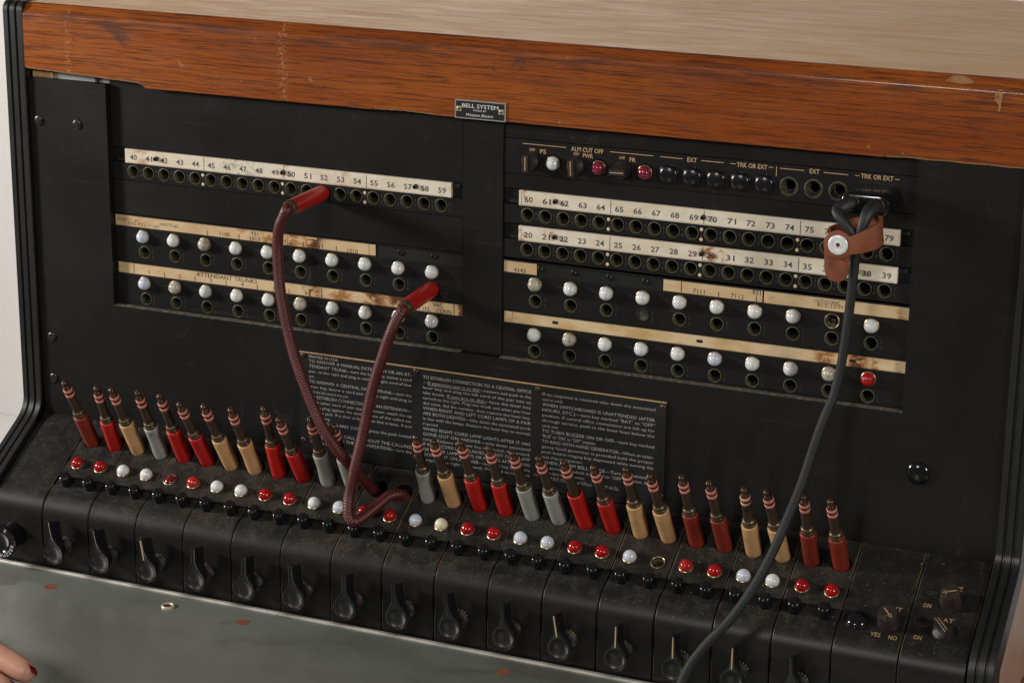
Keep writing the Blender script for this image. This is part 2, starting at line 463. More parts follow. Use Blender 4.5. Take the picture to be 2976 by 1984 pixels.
class MB:
    def __init__(s):
        s.v, s.f, s.m, s.uv = [], [], [], []

    def add(s, verts, faces, mat=0, uvs=None):
        o = len(s.v)
        s.v += [tuple(p) for p in verts]
        for i, fc in enumerate(faces):
            s.f.append([o + j for j in fc])
            s.m.append(mat)
            s.uv.append(uvs[i] if uvs else [(0, 0)] * len(fc))

    def box(s, x0, x1, y0, y1, z0, z1, mat=0):
        v = [(x, y, z) for x in (x0, x1) for y in (y0, y1) for z in (z0, z1)]
        s.add(v, [(0, 1, 3, 2), (4, 6, 7, 5), (0, 4, 5, 1), (2, 3, 7, 6), (0, 2, 6, 4), (1, 5, 7, 3)], mat)

    def cbox(s, x0, x1, y0, y1, z0, z1, ch, mat=0, front=True):
        """box whose front (-y) face has a chamfered edge"""
        a = [(x0, y1, z0), (x1, y1, z0), (x1, y1, z1), (x0, y1, z1)]
        b = [(x0, y0 + ch, z0), (x1, y0 + ch, z0), (x1, y0 + ch, z1), (x0, y0 + ch, z1)]
        c = [(x0 + ch, y0, z0 + ch), (x1 - ch, y0, z0 + ch), (x1 - ch, y0, z1 - ch), (x0 + ch, y0, z1 - ch)]
        f = [(3, 2, 1, 0), (8, 9, 10, 11)]
        for o in (0, 4):
            for i in range(4):
                j = (i + 1) % 4
                f.append((o + i, o + j, o + 4 + j, o + 4 + i))
        s.add(a + b + c, f, mat)

    def loops(s, loops, mat=0, cap0=False, cap1=False, closed=True):
        """connect successive loops of equal length"""
        n = len(loops[0])
        v = [p for lp in loops for p in lp]
        mats = mat if isinstance(mat, list) else [mat] * (len(loops) - 1)
        for k in range(len(loops) - 1):
            f = []
            for i in range(n if closed else n - 1):
                j = (i + 1) % n
                f.append((k * n + i, k * n + j, (k + 1) * n + j, (k + 1) * n + i))
            o = len(s.v) if k == 0 else o
            if k == 0:
                s.v += [tuple(p) for p in v]
            for fc in f:
                s.f.append([o + q for q in fc])
                s.m.append(mats[k])
                s.uv.append([(0, 0)] * 4)
        if cap0:
            s.f.append([o + i for i in reversed(range(n))]); s.m.append(mats[0]); s.uv.append([(0, 0)] * n)
        if cap1:
            b = o + (len(loops) - 1) * n
            s.f.append([b + i for i in range(n)]); s.m.append(mats[-1]); s.uv.append([(0, 0)] * n)

    def lathe(s, prof, n=24, mat=0, c=(0, 0, 0), cap0=False, cap1=True, ax='z'):
        L = []
        for r, h in prof:
            r = max(r, 0.001)
            ring = []
            for i in range(n):
                a = 2 * pi * i / n
                if ax == 'z':
                    ring.append((c[0] + r * cos(a), c[1] + r * sin(a), c[2] + h))
                else:       # axis towards the viewer (-y)
                    ring.append((c[0] + r * cos(a), c[1] - h, c[2] + r * sin(a)))
            L.append(ring)
        s.loops(L, mat, cap0, cap1)

    def tube(s, pts, rad, n=16, mat=0, cap=True, vper=None):
        pts = [Vector(p) for p in pts]
        up = Vector((0.3, 1, 0.2)).normalized()
        L, ds, d = [], [], 0.0
        for i, p in enumerate(pts):
            tg = (pts[min(i + 1, len(pts) - 1)] - pts[max(i - 1, 0)]).normalized()
            up = (up - tg * up.dot(tg)).normalized()
            b = tg.cross(up)
            r = rad(i / (len(pts) - 1)) if callable(rad) else rad
            L.append([p + (up * cos(2 * pi * k / n) + b * sin(2 * pi * k / n)) * r for k in range(n)])
            if i:
                d += (p - pts[i - 1]).length
            ds.append(d)
        o = len(s.v)
        f0 = len(s.f)
        s.loops(L, mat, cap, cap)
        if vper:
            idx = f0
            for k in range(len(L) - 1):
                for i in range(n):
                    s.uv[idx] = [(i / n, ds[k] / vper), ((i + 1) / n, ds[k] / vper), ((i + 1) / n, ds[k + 1] / vper), (i / n, ds[k + 1] / vper)]
                    idx += 1

    def cell(s, u0, u1, v0, v1, hole, fn, mat=0, n=24, depth=0.0, wmat=None, cap=False):
        """flat cell with an optional round hole; fn(u,v,h) -> point"""
        if hole is None:
            s.add([fn(u0, v0, 0), fn(u1, v0, 0), fn(u1, v1, 0), fn(u0, v1, 0)], [(0, 1, 2, 3)], mat)
            return
        cu_, cv_, r = hole
        ang = [2 * pi * i / n for i in range(n)]
        for (a, b) in ((u0, v0), (u1, v0), (u1, v1), (u0, v1)):
            ang.append(atan2(b - cv_, a - cu_) % (2 * pi))
        ang = sorted(set(round(a, 6) for a in ang))
        ins, out, dep = [], [], []
        for a in ang:
            ca, sa = cos(a), sin(a)
            tt = 1e9
            if ca > 1e-9: tt = min(tt, (u1 - cu_) / ca)
            if ca < -1e-9: tt = min(tt, (u0 - cu_) / ca)
            if sa > 1e-9: tt = min(tt, (v1 - cv_) / sa)
            if sa < -1e-9: tt = min(tt, (v0 - cv_) / sa)
            out.append(fn(cu_ + ca * tt, cv_ + sa * tt, 0))
            ins.append(fn(cu_ + ca * r, cv_ + sa * r, 0))
            if depth:
                dep.append(fn(cu_ + ca * r, cv_ + sa * r, -depth))
        s.loops([out, ins], mat)
        if depth:
            s.loops([ins, dep], wmat if wmat is not None else mat, cap1=cap)

    def build(s, name, mats, parent=None, loc=(0, 0, 0), rot=None, local=False, smooth=38, mesh_only=False):
        me = bpy.data.meshes.new(name)
        me.from_pydata([(x * K, y * K, z * K) for x, y, z in s.v], [], s.f)
        for mname in (mats if isinstance(mats, (list, tuple)) else [mats]):
            me.materials.append(MATS[mname])
        me.polygons.foreach_set('material_index', s.m)
        uvl = me.uv_layers.new(name='uv')
        flat = [c for fc in s.uv for uvp in fc for c in uvp]
        if len(flat) == 2 * len(me.loops):
            uvl.data.foreach_set('uv', flat)
        if smooth:
            me.polygons.foreach_set('use_smooth', [True] * len(me.polygons))
            me.set_sharp_from_angle(angle=radians(smooth))
        me.update()
        if mesh_only:
            return me
        return inst(name, me, parent, loc, rot, local)


def inst(name, me, parent=None, loc=(0, 0, 0), rot=None, local=False):
    o = bpy.data.objects.new(name, me)
    COL.objects.link(o)
    place(o, parent, loc, rot, local)
    return o


def place(o, parent, loc, rot=None, local=False):
    l = Vector(loc)
    if parent:
        o.parent = parent
        if not local:
            WLOC[o.name] = l
            l = l - WLOC[parent.name]
    else:
        WLOC[o.name] = l
        l = l + Vector((0, 0, ZO))
    o.location = l * K
    if rot is not None:
        o.rotation_mode = 'XYZ'
        o.rotation_euler = rot


def thing(name, label, cat, loc=(0, 0, 0), rot=None, group=None):
    o = bpy.data.objects.new(name, None)
    o.empty_display_size = 0.02
    COL.objects.link(o)
    place(o, None, loc, rot)
    tag(o, label, cat, group)
    return o


def tag(o, label=None, cat=None, group=None, kind=None):
    for k, v in (('label', label), ('category', cat), ('group', group), ('kind', kind)):
        if v:
            o[k] = v


# ---- lettering: built-in font turned into flat meshes
GL = {}


def glyphs(txt, shear=0.0, bold=0.0):
    key = (txt, shear, bold)
    if key not in GL:
        cu_ = bpy.data.curves.new('t', 'FONT')
        cu_.body = txt
        cu_.size = 1.0
        cu_.shear = shear
        cu_.offset = bold
        cu_.resolution_u = 2
        ob = bpy.data.objects.new('t', cu_)
        me = ob.to_mesh()
        vs = [(v.co.x, v.co.y) for v in me.vertices]
        fs = [tuple(p.vertices) for p in me.polygons]
        ob.to_mesh_clear()
        bpy.data.objects.remove(ob)
        bpy.data.curves.remove(cu_)
        GL[key] = (vs, fs)
    return GL[key]


CAP = None


def text(mb, txt, fn, u, v, cap, align='c', width=None, cond=1.0, shear=0.0, bold=0.0, mat=0):
    """write txt with capital height cap; (u,v) is the mid-height anchor; fn(u,v,h)->point"""
    global CAP
    if CAP is None:
        CAP = max(y for x, y in glyphs('H')[0])
    vs, fs = glyphs(txt, shear, bold)
    if not vs:
        return
    x0 = min(x for x, y in vs); x1 = max(x for x, y in vs)
    sy = cap / CAP
    sx = sy * cond if width is None else width / (x1 - x0)
    w = (x1 - x0) * sx
    ox = {'c': u - w / 2, 'l': u, 'r': u - w}[align]
    mb.add([fn(ox + (x - x0) * sx, v - cap / 2 + y * sy, 0) for x, y in vs], fs, mat)


def face(y):            # text / plates on a vertical plane facing the viewer
    return lambda u, v, h: (u, y - h, v)


A_SH = math.atan2(0.5135, 0.8581)
NV = Vector((0, -0.5135, 0.8581))
UV_ = Vector((0, -0.8581, -0.5135))


def S(x, s, h=0.0):      # key-shelf coordinates: x, distance down the slope, height above it
    return (x, -5 + UV_.y * s + NV.y * h, -190 + UV_.z * s + NV.z * h)


def shelf_fn(h0=0.0, x0=0.0):   # v runs up the slope
    return lambda u, v, h: S(u + x0, -v, h0 + h)


# ------------------------------------------------------------------ setting
def structure(name, mb, m):
    o = mb.build(name, m, smooth=0)
    tag(o, kind='structure')
    return o


b = MB(); b.add([(-9000, 2000, -1025), (9000, 2000, -1025), (9000, 2000, 4000), (-9000, 2000, 4000)], [(0, 1, 2, 3)])
structure('wall', b, 'wall_white')
b = MB(); b.add([(-9000, -6000, -1020), (9000, -6000, -1020), (9000, 1999, -1020), (-9000, 1999, -1020)], [(0, 1, 2, 3)])
structure('floor', b, 'floor_white')

# ------------------------------------------------------------------ switchboard
SB = thing('telephone_switchboard', 'old black telephone switchboard with orange oak top, jack panels, key shelf and metal desk',
           'switchboard', (0, 150, -1020))

# --- oak top and fascia
b = MB()
b.box(-355, 355, 0.3, 343, 100, 115.5)
b.build('top_board', 'oak_top', SB)

random.seed(4)
b = MB()
xs = [-355 + 710 * i / 284 for i in range(285)]
chip_r = random.Random(8)


def fascia_bottom(x):
    if x < -257.5:
        f = (x + 355) / 97.5
        return 69.0 - 3.8 * f + 0.12 * sin(x * 0.9) + 0.08 * sin(x * 2.3)
    if x < -255:
        return 64.3
    z = 62.4 + 0.05 * sin(x * 0.3)
    if x > 268:
        z += min(1, (x - 268) / 14) * (0.55 + 0.22 * sin(x * 0.27) + 0.10 * sin(x * 1.1))
    if -78 < x < -34:
        z += 0.7 * max(0, sin((x + 78) / 44 * pi)) + 0.15 * sin(x)
    return z


arc = [(-8 + 4.2 * (1 - cos(a)), 106.6 + 4.2 * sin(a)) for a in [radians(52) * i / 8 for i in range(9)]]
arc += [(-4.2, 112.0), (-1.6, 114.9), (-0.6, 115.45), (0.3, 115.5)]
cols = []
for x in xs:
    zb = fascia_bottom(x)
    raw = 1.1 if (x < -257.5 or x > 268 or -78 < x < -34) else 0.25
    cols.append([(x, 12, zb + 0.6 + (2 if raw > 1 else 0)), (x, -8 + raw * 1.2, zb), (x, -8, zb + raw)] + [(x, -8, zb + (106.6 - zb) * k / 4) for k in (1, 2, 3)]
                + [(x, y, z) for y, z in arc])
n = len(cols[0])
raws = [1 if (x < -257.5 or x > 268 or -78 < x < -34) else 0 for x in xs]
o = len(b.v)
b.v += [p for cpt in cols for p in cpt]
for i in range(len(xs) - 1):
    for j in range(n - 1):
        b.f.append([o + i * n + j, o + (i + 1) * n + j, o + (i + 1) * n + j + 1, o + i * n + j + 1])
        b.m.append(1 if (j <= 1 and raws[i]) else 0)
        b.uv.append([(0, 0)] * 4)
b.add([cols[0][k] for k in range(n)] + [(-355, 12, 115.5)], [tuple(range(n + 1))])
b.add([cols[-1][k] for k in range(n)] + [(355, 12, 115.5)], [tuple(reversed(range(n + 1)))])
fascia = b.build('fascia_board', ['oak_front', 'raw_wood'], SB)

# bare scars where the veneer has lifted off
for pts in ([(303, 111.5), (306, 114.2), (311, 115.0), (317, 113.6), (320, 111.4), (312, 110.4)],
            [(333.5, 107), (336.5, 109.5), (338, 109), (337.4, 101), (337, 96.5), (335.8, 95.8), (336, 100), (333.2, 103)]):
    b = MB()

    def fa(x, z):
        if z <= 106.6:
            return (x, -8.08, z)
        for (ya, za_), (yb_, zb_) in zip(arc, arc[1:]):
            if z <= zb_:
                f_ = (z - za_) / (zb_ - za_)
                return (x, ya + (yb_ - ya) * f_ - 0.1, z + 0.06)
        return (x, 0, 115.55)
    cx = sum(p[0] for p in pts) / len(pts); cz = sum(p[1] for p in pts) / len(pts)
    ring = []
    for k in range(len(pts)):
        p, q = pts[k], pts[(k + 1) % len(pts)]
        for m_ in range(4):
            ring.append((p[0] + (q[0] - p[0]) * m_ / 4, p[1] + (q[1] - p[1]) * m_ / 4))
    L = []
    for sc_ in (1.0, 0.66, 0.33, 0.02):
        L.append([fa(cx + (x - cx) * sc_, cz + (z - cz) * sc_) for x, z in ring])
    b.loops(L, 0, cap1=True)
    b.build('veneer_scar', 'veneer_bare', fascia)

# --- ribbed black end trim, swept along the profile of the face, shelf and front
def arcpts(c, r, a0, a1, n_):
    return [(c[0] + r * cos(a0 + (a1 - a0) * i / n_), c[1] + r * sin(a0 + (a1 - a0) * i / n_)) for i in range(n_ + 1)]


def trim_path(front_bottom=-330):
    """(y, z, ny, nz)"""
    P_ = [(343, 116.5, 0, 1), (60, 116.5, 0, 1)]
    r = 7.0
    for i in range(9):
        a = pi / 2 + pi / 2 * i / 8
        P_.append((-1.5 + r * cos(a), 109.5 + r * sin(a), cos(a), sin(a)))
    for z in (60, 0, -60, -120, -176):
        P_.append((-8.5, z, -1, 0))
    # concave bend into the slope
    na = (-1.0, 0.0); nb = (NV.y, NV.z)
    for i in range(1, 7):
        f = i / 7
        q0, q1, q2 = (-8.5, -178.0), (-8.5, -187.4), S(0, 14, 4.0)[1:]
        P_.append(tuple((1 - f) ** 2 * q0[k_] + 2 * f * (1 - f) * q1[k_] + f * f * q2[k_] for k_ in (0, 1)) + (na[0] + (nb[0] - na[0]) * f, na[1] + (nb[1] - na[1]) * f))
    for s in (14, 25, 45, 62):
        q = S(0, s, 4.0)
        P_.append((q[1], q[2], NV.y, NV.z))
    # convex bend to the vertical front
    q = S(0, 68, 4.0)
    R_ = 22.0
    cx_, cz_ = q[1] - NV.y * R_, q[2] - NV.z * R_
    a0 = atan2(NV.z, NV.y)
    for i in range(11):
        a = a0 + (pi - a0) * i / 10
        P_.append((cx_ + R_ * cos(a), cz_ + R_ * sin(a), cos(a), sin(a)))
    yl = P_[-1][0]
    P_.append((yl, front_bottom, -1, 0))
    return P_


RIB = [(0, -7), (0, -0.7), (0.6, 0), (4.3, 0), (4.9, -1.5), (5.8, -1.5), (6.4, 0), (10.1, 0), (10.7, -1.5), (11.6, -1.5),
       (12.2, 0), (15.6, 0), (16.4, -0.8), (16.4, -21)]
for sgn in (-1, 1):
    b = MB()
    L = []
    for (y, z, ny, nz) in trim_path():
        l_ = sqrt(ny * ny + nz * nz)
        ny, nz = ny / l_, nz / l_
        L.append([(sgn * (355.2 + dx), y + ny * h, z + nz * h) for dx, h in RIB])
    if sgn < 0:
        L = [list(reversed(x)) for x in L]
    b.loops(L, 0, closed=False)
    tr = b.build('end_trim', 'black_trim', SB, smooth=30)
    tr['label'] = 'ribbed black moulding along the %s end' % ('left' if sgn < 0 else 'right')
    # oak end panel behind the moulding
    b = MB()
    prof = [(343, 99.9), (0.5, 104.5), (0.5, -183.5), (-50.5, -216.8), (-54.5, -222), (-54.5, -1016), (343, -1016)]
    xa, xb = sgn * 359.0, sgn * 370.6
    np_ = len(prof)
    for xx in (xa, xb):     # two flat sides, cut into convex pieces
        b.add([(xx, y, z) for y, z in prof] + [(xx, 343, -181.5), (xx, 343, -222)],
              [(0, 1, 2, np_), (np_, 2, 3, 4, np_ + 1), (np_ + 1, 4, 5, 6)])
    for k_ in range(np_):
        p_, q_ = prof[k_], prof[(k_ + 1) % np_]
        b.add([(xa, *p_), (xb, *p_), (xb, *q_), (xa, *q_)], [(0, 1, 2, 3)])
    b.build('end_panel', 'oak_side', SB, smooth=0)

# --- unseen cabinet back, added to keep light out of the case
b = MB(); b.box(-359, 359, 339, 343, -1016, 99.9)
b.build('light_block_back', 'oak_side', SB, smooth=0)
b = MB(); b.box(-341, -262, 3.2, 4.2, 50, 66)
b.build('gap_light_plate', 'grey_plate', SB, smooth=0)  # added pale plate, stands in for the brightness showing through the gap
b = MB(); b.box(-354.9, -338, 1.2, 14, 50, 66)
b.build('corner_block', 'raw_wood', SB, smooth=0)
b = MB(); b.box(-302.5, -300, 1.6, 3.1, 50, 66)
b.build('inner_rod', 'recess_black', SB, smooth=0)

# --- face panel: two stiles and the apron under the jack field
fp = MB()
fp.box(-354.6, -290.1, -5, 1.0, -99.8, 61.8)
fp.box(290.1, 354.6, -5, 1.0, -99.8, 75)
fp.box(-354.6, 354.6, -5, 1.0, -191.5, -99.8)
face_panel = fp.build('face_panel', 'black_board', SB, smooth=0)
for x0, x1 in ((-290, -15.2), (14.2, 290)):
    b = MB(); b.box(x0, x1, -4.7, 1.5, -100.5, -99.3)
    b.build('dusty_ledge', 'ledge_dust', face_panel, smooth=0)


def screw_mesh(r, h, slot, a, mats):
    m = MB()
    m.lathe([(r, 0), (r, h * 0.5), (r * 0.85, h * 0.85), (r * 0.5, h), (0.0, h)], 20, 0, cap1=False)
    c_, s_ = cos(a), sin(a)
    hw, hl = slot, r * 0.84
    v = []
    for zz in (h * 0.4, h + 0.06):
        for (p, q) in ((-hl, -hw), (hl, -hw), (hl, hw), (-hl, hw)):
            v.append((p * c_ - q * s_, p * s_ + q * c_, zz))
    m.add(v, [(4, 5, 6, 7), (0, 1, 5, 4), (1, 2, 6, 5), (2, 3, 7, 6), (3, 0, 4, 7)], 1)
    return m.build('screw', mats, mesh_only=True)


PANEL_ROT = (pi / 2, 0, 0)
SHELF_ROT = (A_SH, 0, 0)
big_screws = [screw_mesh(3.7, 1.2, 0.55, a, ['screw_black', 'recess_black']) for a in (0.8, 1.9, 0.3, 2.5)]
for i, (x, z) in enumerate(((-347.2, 31.3), (-314.8, 31.1), (-345.3, -130.7), (-345.3, -162.5))):
    inst('screw', big_screws[i], face_panel, (x, -5, z), PANEL_ROT)
b = MB()
b.lathe([(7.6, 0), (7.6, 0.6), (7.1, 1.3), (5.6, 2.3), (3.2, 3.0), (0, 3.2)], 36, cap1=False)
b.build('push_button', 'bakelite', face_panel, (302.7, -5, -137.9), PANEL_ROT)

# --- jack field: dark backing, post, blank strips
b = MB(); b.box(-290, 290, 17.5, 20, -99.2, 80)
b.build('field_backing', 'recess_black', SB, smooth=0)
b = MB(); b.cbox(-14.9, 13.9, -0.9, 2.5, -99.2, 78, 0.4)
b.build('centre_post', 'black_board', SB, smooth=0)
LX0, LX1, RX0, RX1 = -289.8, -15.2, 14.3, 289.8
for (x0, x1, z0, z1, y) in ((LX0, LX1, 16.9, 78, 0), (LX0, LX1, -31.3, -7.0, 0), (RX0, RX1, 50.6, 78, 0.2), (RX0, RX1, 16.8, 26.9, 0)):
    b = MB(); b.cbox(x0, x1, y, 2.5, z0, z1, 0.25)
    b.build('blank_strip', 'black_strip', SB, smooth=0)

# shared jack sleeves and lamps
b = MB()
b.lathe([(4.62, -0.3), (4.62, 0.22), (4.45, 0.34), (4.2, 0.34), (4.02, 0.05), (4.0, -9.0)], 28, 0, cap1=False)
b.lathe([(4.0, -9.0), (3.1, -9.0), (3.1, -16), (0, -16)], 28, 1, cap1=False)
JACK = b.build('jack', ['brass_old', 'recess_black'], mesh_only=True)
b = MB()
b.lathe([(4.62, -0.3), (4.62, 0.2), (4.45, 0.3), (4.1, 0.3), (3.9, -0.4), (0, -0.4)], 28, [0, 0, 0, 0, 1], cap1=False)
JACK_PLUGGED = b.build('jack', ['recess_black', 'bakelite_dusty'], mesh_only=True)
b = MB()
b.lathe([(6.2, -0.3), (6.2, 0.1), (5.9, 0.25), (5.3, 0.25), (4.9, -0.2), (4.3, -4.0), (3.9, -4.6), (3.0, -4.6)], 32, 0, cap1=False)
b.lathe([(3.0, -4.6), (3.0, -15), (0, -15)], 32, 1, cap1=False)
JACK_BIG = b.build('jack', ['brass_dim', 'recess_black'], mesh_only=True)

LAMPS = {}


def lamp_mesh(m):
    if m in LAMPS:
        return LAMPS[m]
    q = MB()
    q.lathe([(4.75, -0.4), (4.95, 0.6), (4.9, 1.3), (4.6, 1.5), (4.35, 1.4)], 32, 0, cap1=False)
    pr = [(4.35, 1.2)] + [(4.5 * cos(a), 2.0 + 4.35 * sin(a)) for a in [-0.15 + (pi / 2 + 0.15) * i / 12 for i in range(13)]]
    q.lathe(pr, 32, 1, cap1=False)
    LAMPS[m] = q.build('lamp_cap', ['brass_ring', m], mesh_only=True)
    return LAMPS[m]


q = MB()
q.lathe([(4.75, -0.4), (4.95, 0.3), (4.9, 0.8), (4.6, 0.95), (4.3, 0.7), (4.2, -2.2), (3.9, -2.3), (3.8, -5.5)], 32, 0, cap1=False)
q.lathe([(3.8, -5.5), (2.6, -5.5), (2.5, -3.8), (1.6, -3.0), (0, -2.8)], 24, 1, cap1=False)
SOCKET_BARE = q.build('lamp_socket', ['brass_ring', 'bakelite_dusty'], mesh_only=True)
q = MB()
q.lathe([(4.75, -0.4), (5.0, 0.6), (5.0, 1.5), (4.7, 1.8), (4.3, 1.6), (4.1, -2.5), (3.4, -3.0)], 32, 0, cap1=False)
q.lathe([(3.4, -3.0), (2.2, -3.0), (2.0, -1.2), (1.2, -0.3), (0, 0)], 24, 1, cap1=False)
SOCKET_BULB = q.build('lamp_socket', ['brass_ring', 'bakelite'], mesh_only=True)
q = MB()
q.lathe([(4.75, -0.4), (4.95, 0.4), (4.9, 1.0), (4.6, 1.2), (4.35, 0.9)], 32, 0, cap1=False)
q.lathe([(4.35, 0.9)] + [(4.3 * cos(a), 0.6 + 2.2 * sin(a)) for a in [pi / 2 * i / 8 for i in range(9)]], 32, 1, cap1=False)
LAMP_SUNK = q.build('lamp_cap', ['brass_ring', 'lamp_red_dark'], mesh_only=True)

# --- three numbered jack strips
XA, XB, XD, XF = -272.7, 31.4, -265.75, 38.0
b = MB(); b.lathe([(1.15, -0.2), (1.15, 0.12), (0.9, 0.2), (0, 0.22)], 14, cap1=False)
PEG = b.build('peg', 'peg_ivory', mesh_only=True)
b = MB()
b.lathe([(1.7, 0.0), (1.6, 2.0), (1.4, 2.6), (1.0, 2.7), (0.85, 2.2)], 18, 0, cap1=False)
b.lathe([(0.85, 2.2), (0.8, 0.8), (0, 0.8)], 18, 1, cap1=False)
STRIP_SCREW = b.build('strip_screw', ['stud_dark', 'recess_black'], mesh_only=True)


def number_row(x0, zj, zn, first, xl, xr, ivory):
    # jack strip
    js = MB()
    z0, z1 = zj - 6.6, zj + 6.0
    fn = face(0.0)
    e0, e1 = x0 - 6.35, x0 + 19.5 * 12.7
    js.cell(xl, e0, z0, z1, None, fn)
    for k in range(20):
        c_ = x0 + 12.7 * k
        js.cell(c_ - 6.35, c_ + 6.35, z0, z1, (c_, zj, 4.5), fn, depth=2.4)
    js.cell(e1, xr, z0, z1, None, fn)
    js.add([(xl, 0, z0), (xr, 0, z0), (xr, 2.4, z0 - 0.0), (xl, 2.4, z0)], [(3, 2, 1, 0)])
    js.add([(xl, 0, z1), (xr, 0, z1), (xr, 2.4, z1), (xl, 2.4, z1)], [(0, 1, 2, 3)])
    strip = js.build('jack_strip', 'black_strip', SB, smooth=0)
    for k in range(20):
        inst('jack', JACK, strip, (x0 + 12.7 * k, 0, zj), PANEL_ROT)
    for k in (5, 10, 15):
        xp = x0 + 12.7 * k - 6.35
        for dz in (2.95, -3.65):
            inst('peg', PEG, strip, (xp, 0, zj + dz), PANEL_ROT)
    lt = MB()
    for k in range(20):
        nn = '%d' % (first + k)
        for d, dz in ((0, 1.6), (1, -2.0)):
            text(lt, nn[d], face(-0.06), x0 + 12.7 * k + 6.3, zj + dz, 2.2, cond=0.85)
    lt.build('lettering', 'print_faint', strip, smooth=0)
    # ivory number strip
    ns = MB()
    za, zb = zn - 5.0, zn + 5.1
    sx0, sx1 = x0 - 5.9, x0 + 249.0
    ns.cbox(sx0, sx1, -0.9, 1.8, za, zb, 0.25)
    st = ns.build('number_strip', ivory, SB, smooth=0)
    lt = MB()
    f2 = face(-0.93)
    for k in range(20):
        text(lt, '%d' % (first + k), f2, x0 + 12.7 * k + 1.15, zn - 0.55, 3.6, width=5.8, bold=0.018)
    for k in (5, 10, 15):
        xp = x0 + 12.7 * k - 4.7
        lt.add([f2(xp - .25, za + .7, 0), f2(xp + .25, za + .7, 0), f2(xp + .25, zb - .5, 0), f2(xp - .25, zb - .5, 0)], [(0, 1, 2, 3)])
    lt.add([f2(sx0 + 2, za + .55, 0), f2(sx1 - 2, za + .55, 0), f2(sx1 - 2, za + .72, 0), f2(sx0 + 2, za + .72, 0)], [(0, 1, 2, 3)])
    if x0 > 0:
        lt.add([f2(sx0 + 1.8, za + .7, 0), f2(sx0 + 2.1, za + .7, 0), f2(sx0 + 2.1, zb - .7, 0), f2(sx0 + 1.8, zb - .7, 0)], [(0, 1, 2, 3)])
    lt.build('lettering', 'print_dark', st, smooth=0)
    for dx in (20.4, 122.0, 223.1):
        inst('strip_screw', STRIP_SCREW, st, (x0 + dx, -0.9, zn + 0.3), PANEL_ROT)
    # dark holder ends
    h = MB()
    h.box(xl, xr, 2.0, 3.2, za, zb)
    hd_ = h.build('strip_holder', 'black_board', SB, smooth=0)
    for (xa_, xb_, z0_, z1_) in ((xl + 4, sx0 - 0.4, za + 1, za + 3.4), (sx1 + 0.4, xr - 3, zb - 3.2, zb - 0.8)):
        h = MB(); h.cbox(xa_, xb_, 0.6, 1.98, z0_, z1_, 0.2)
        h.build('clip', 'black_trim', hd_, smooth=0)


number_row(XA, 0.0, 11.1, 40, LX0, LX1, 'ivory_a')
number_row(XB, 0.0, 11.1, 60, RX0, RX1, 'ivory_b')
number_row(XB, -23.6, -12.9, 20, RX0, RX1, 'ivory_c')

# --- four lamp strips, each with its card above
PIT = 25.36


def lamp_row(x0, zj, xl, xr, zbot, ztop, lamp_list, jacks, faint):
    zl = zj + 11.8
    zm = zj + 5.6
    ls = MB()
    fn = face(0.0)
    e0, e1 = x0 - PIT / 2, x0 + 9.5 * PIT
    e1 = min(e1, xr - 0.5)
    ls.cell(xl, e0, zbot, ztop, None, fn)
    for k in range(10):
        c_ = x0 + PIT * k
        r1 = min(c_ + PIT / 2, e1)
        ls.cell(c_ - PIT / 2, r1, zm, ztop, (c_, zl, 4.6), fn, depth=2.4, wmat=1)
        ls.cell(c_ - PIT / 2, r1, zbot, zm, (c_, zj, 4.5), fn, depth=2.4, wmat=1)
        for sg in (-1, 1):     # short slots either side of the lamp, shaded depth painted as flat dark quads
            xa = c_ + sg * 8.3
            ls.add([fn(xa - 1.9, zl - .45, .06), fn(xa + 1.9, zl - .45, .06), fn(xa + 1.9, zl + .45, .06), fn(xa - 1.9, zl + .45, .06)], [(0, 1, 2, 3)], 1)
    ls.cell(e1, xr, zbot, ztop, None, fn)
    ls.add([(xl, 0, zbot), (xr, 0, zbot), (xr, 2.4, zbot), (xl, 2.4, zbot)], [(3, 2, 1, 0)])
    ls.add([(xl, 0, ztop), (xr, 0, ztop), (xr, 2.4, ztop), (xl, 2.4, ztop)], [(0, 1, 2, 3)])
    st = ls.build('lamp_strip', ['black_strip', 'recess_black'], SB, smooth=0)
    for k in range(10):
        c_ = x0 + PIT * k
        inst('jack', JACK if jacks[k] else JACK_PLUGGED, st, (c_, 0, zj), PANEL_ROT)
        m = lamp_list[k]
        if m == 'bulb':
            inst('lamp_socket', SOCKET_BULB, st, (c_, 0, zl), PANEL_ROT)
        else:
            inst('lamp_cap', lamp_mesh(m), st, (c_, 0, zl), PANEL_ROT)
    lt = MB()
    for k in range(10):
        for d, dz in ((0, 1.4), (1, -2.2)):
            text(lt, ('%d%d' % (faint // 10, k))[d], face(-0.06), x0 + PIT * k + 6.6, zj + dz, 2.1, cond=0.85)
    lt.build('lettering', 'print_faint', st, smooth=0)
    return st


W, WD, WB = 'lamp_white', 'lamp_dirty', 'lamp_blue'
lamp_row(XD, -58.6, LX0, LX1, -66.4, -41.8, [WB, W, WD, W, W, W, W, W, W, W], [1] * 10, 20)
lamp_row(XD, -93.2, LX0, LX1, -99.1, -76.9, [WB, WD, W, W, W, WD, W, W, W, W], [1] * 10, 10)
lamp_row(XF, -58.5, RX0, RX1, -66.4, -41.8, [WD, W, W, W, W, W, W, W, 'bulb', W], [1, 1, 1, 0] + [1] * 6, 30)
lamp_row(XF, -93.4, RX0, RX1, -99.1, -76.6, [W, WD, W, W, W, WB, W, W, WD, 'lamp_red'], [1] * 10, 10)


def rails(xl, xr, za, zb):
    h = MB()
    h.box(xl, xr, 1.4, 2.5, za, zb)
    h.cbox(xl, xr, -0.55, 1.4, zb, zb + 0.75, 0.2)
    h.cbox(xl, xr, -0.55, 1.4, za - 0.75, za, 0.2)
    return h.build('card_holder', 'black_trim', SB, smooth=0)


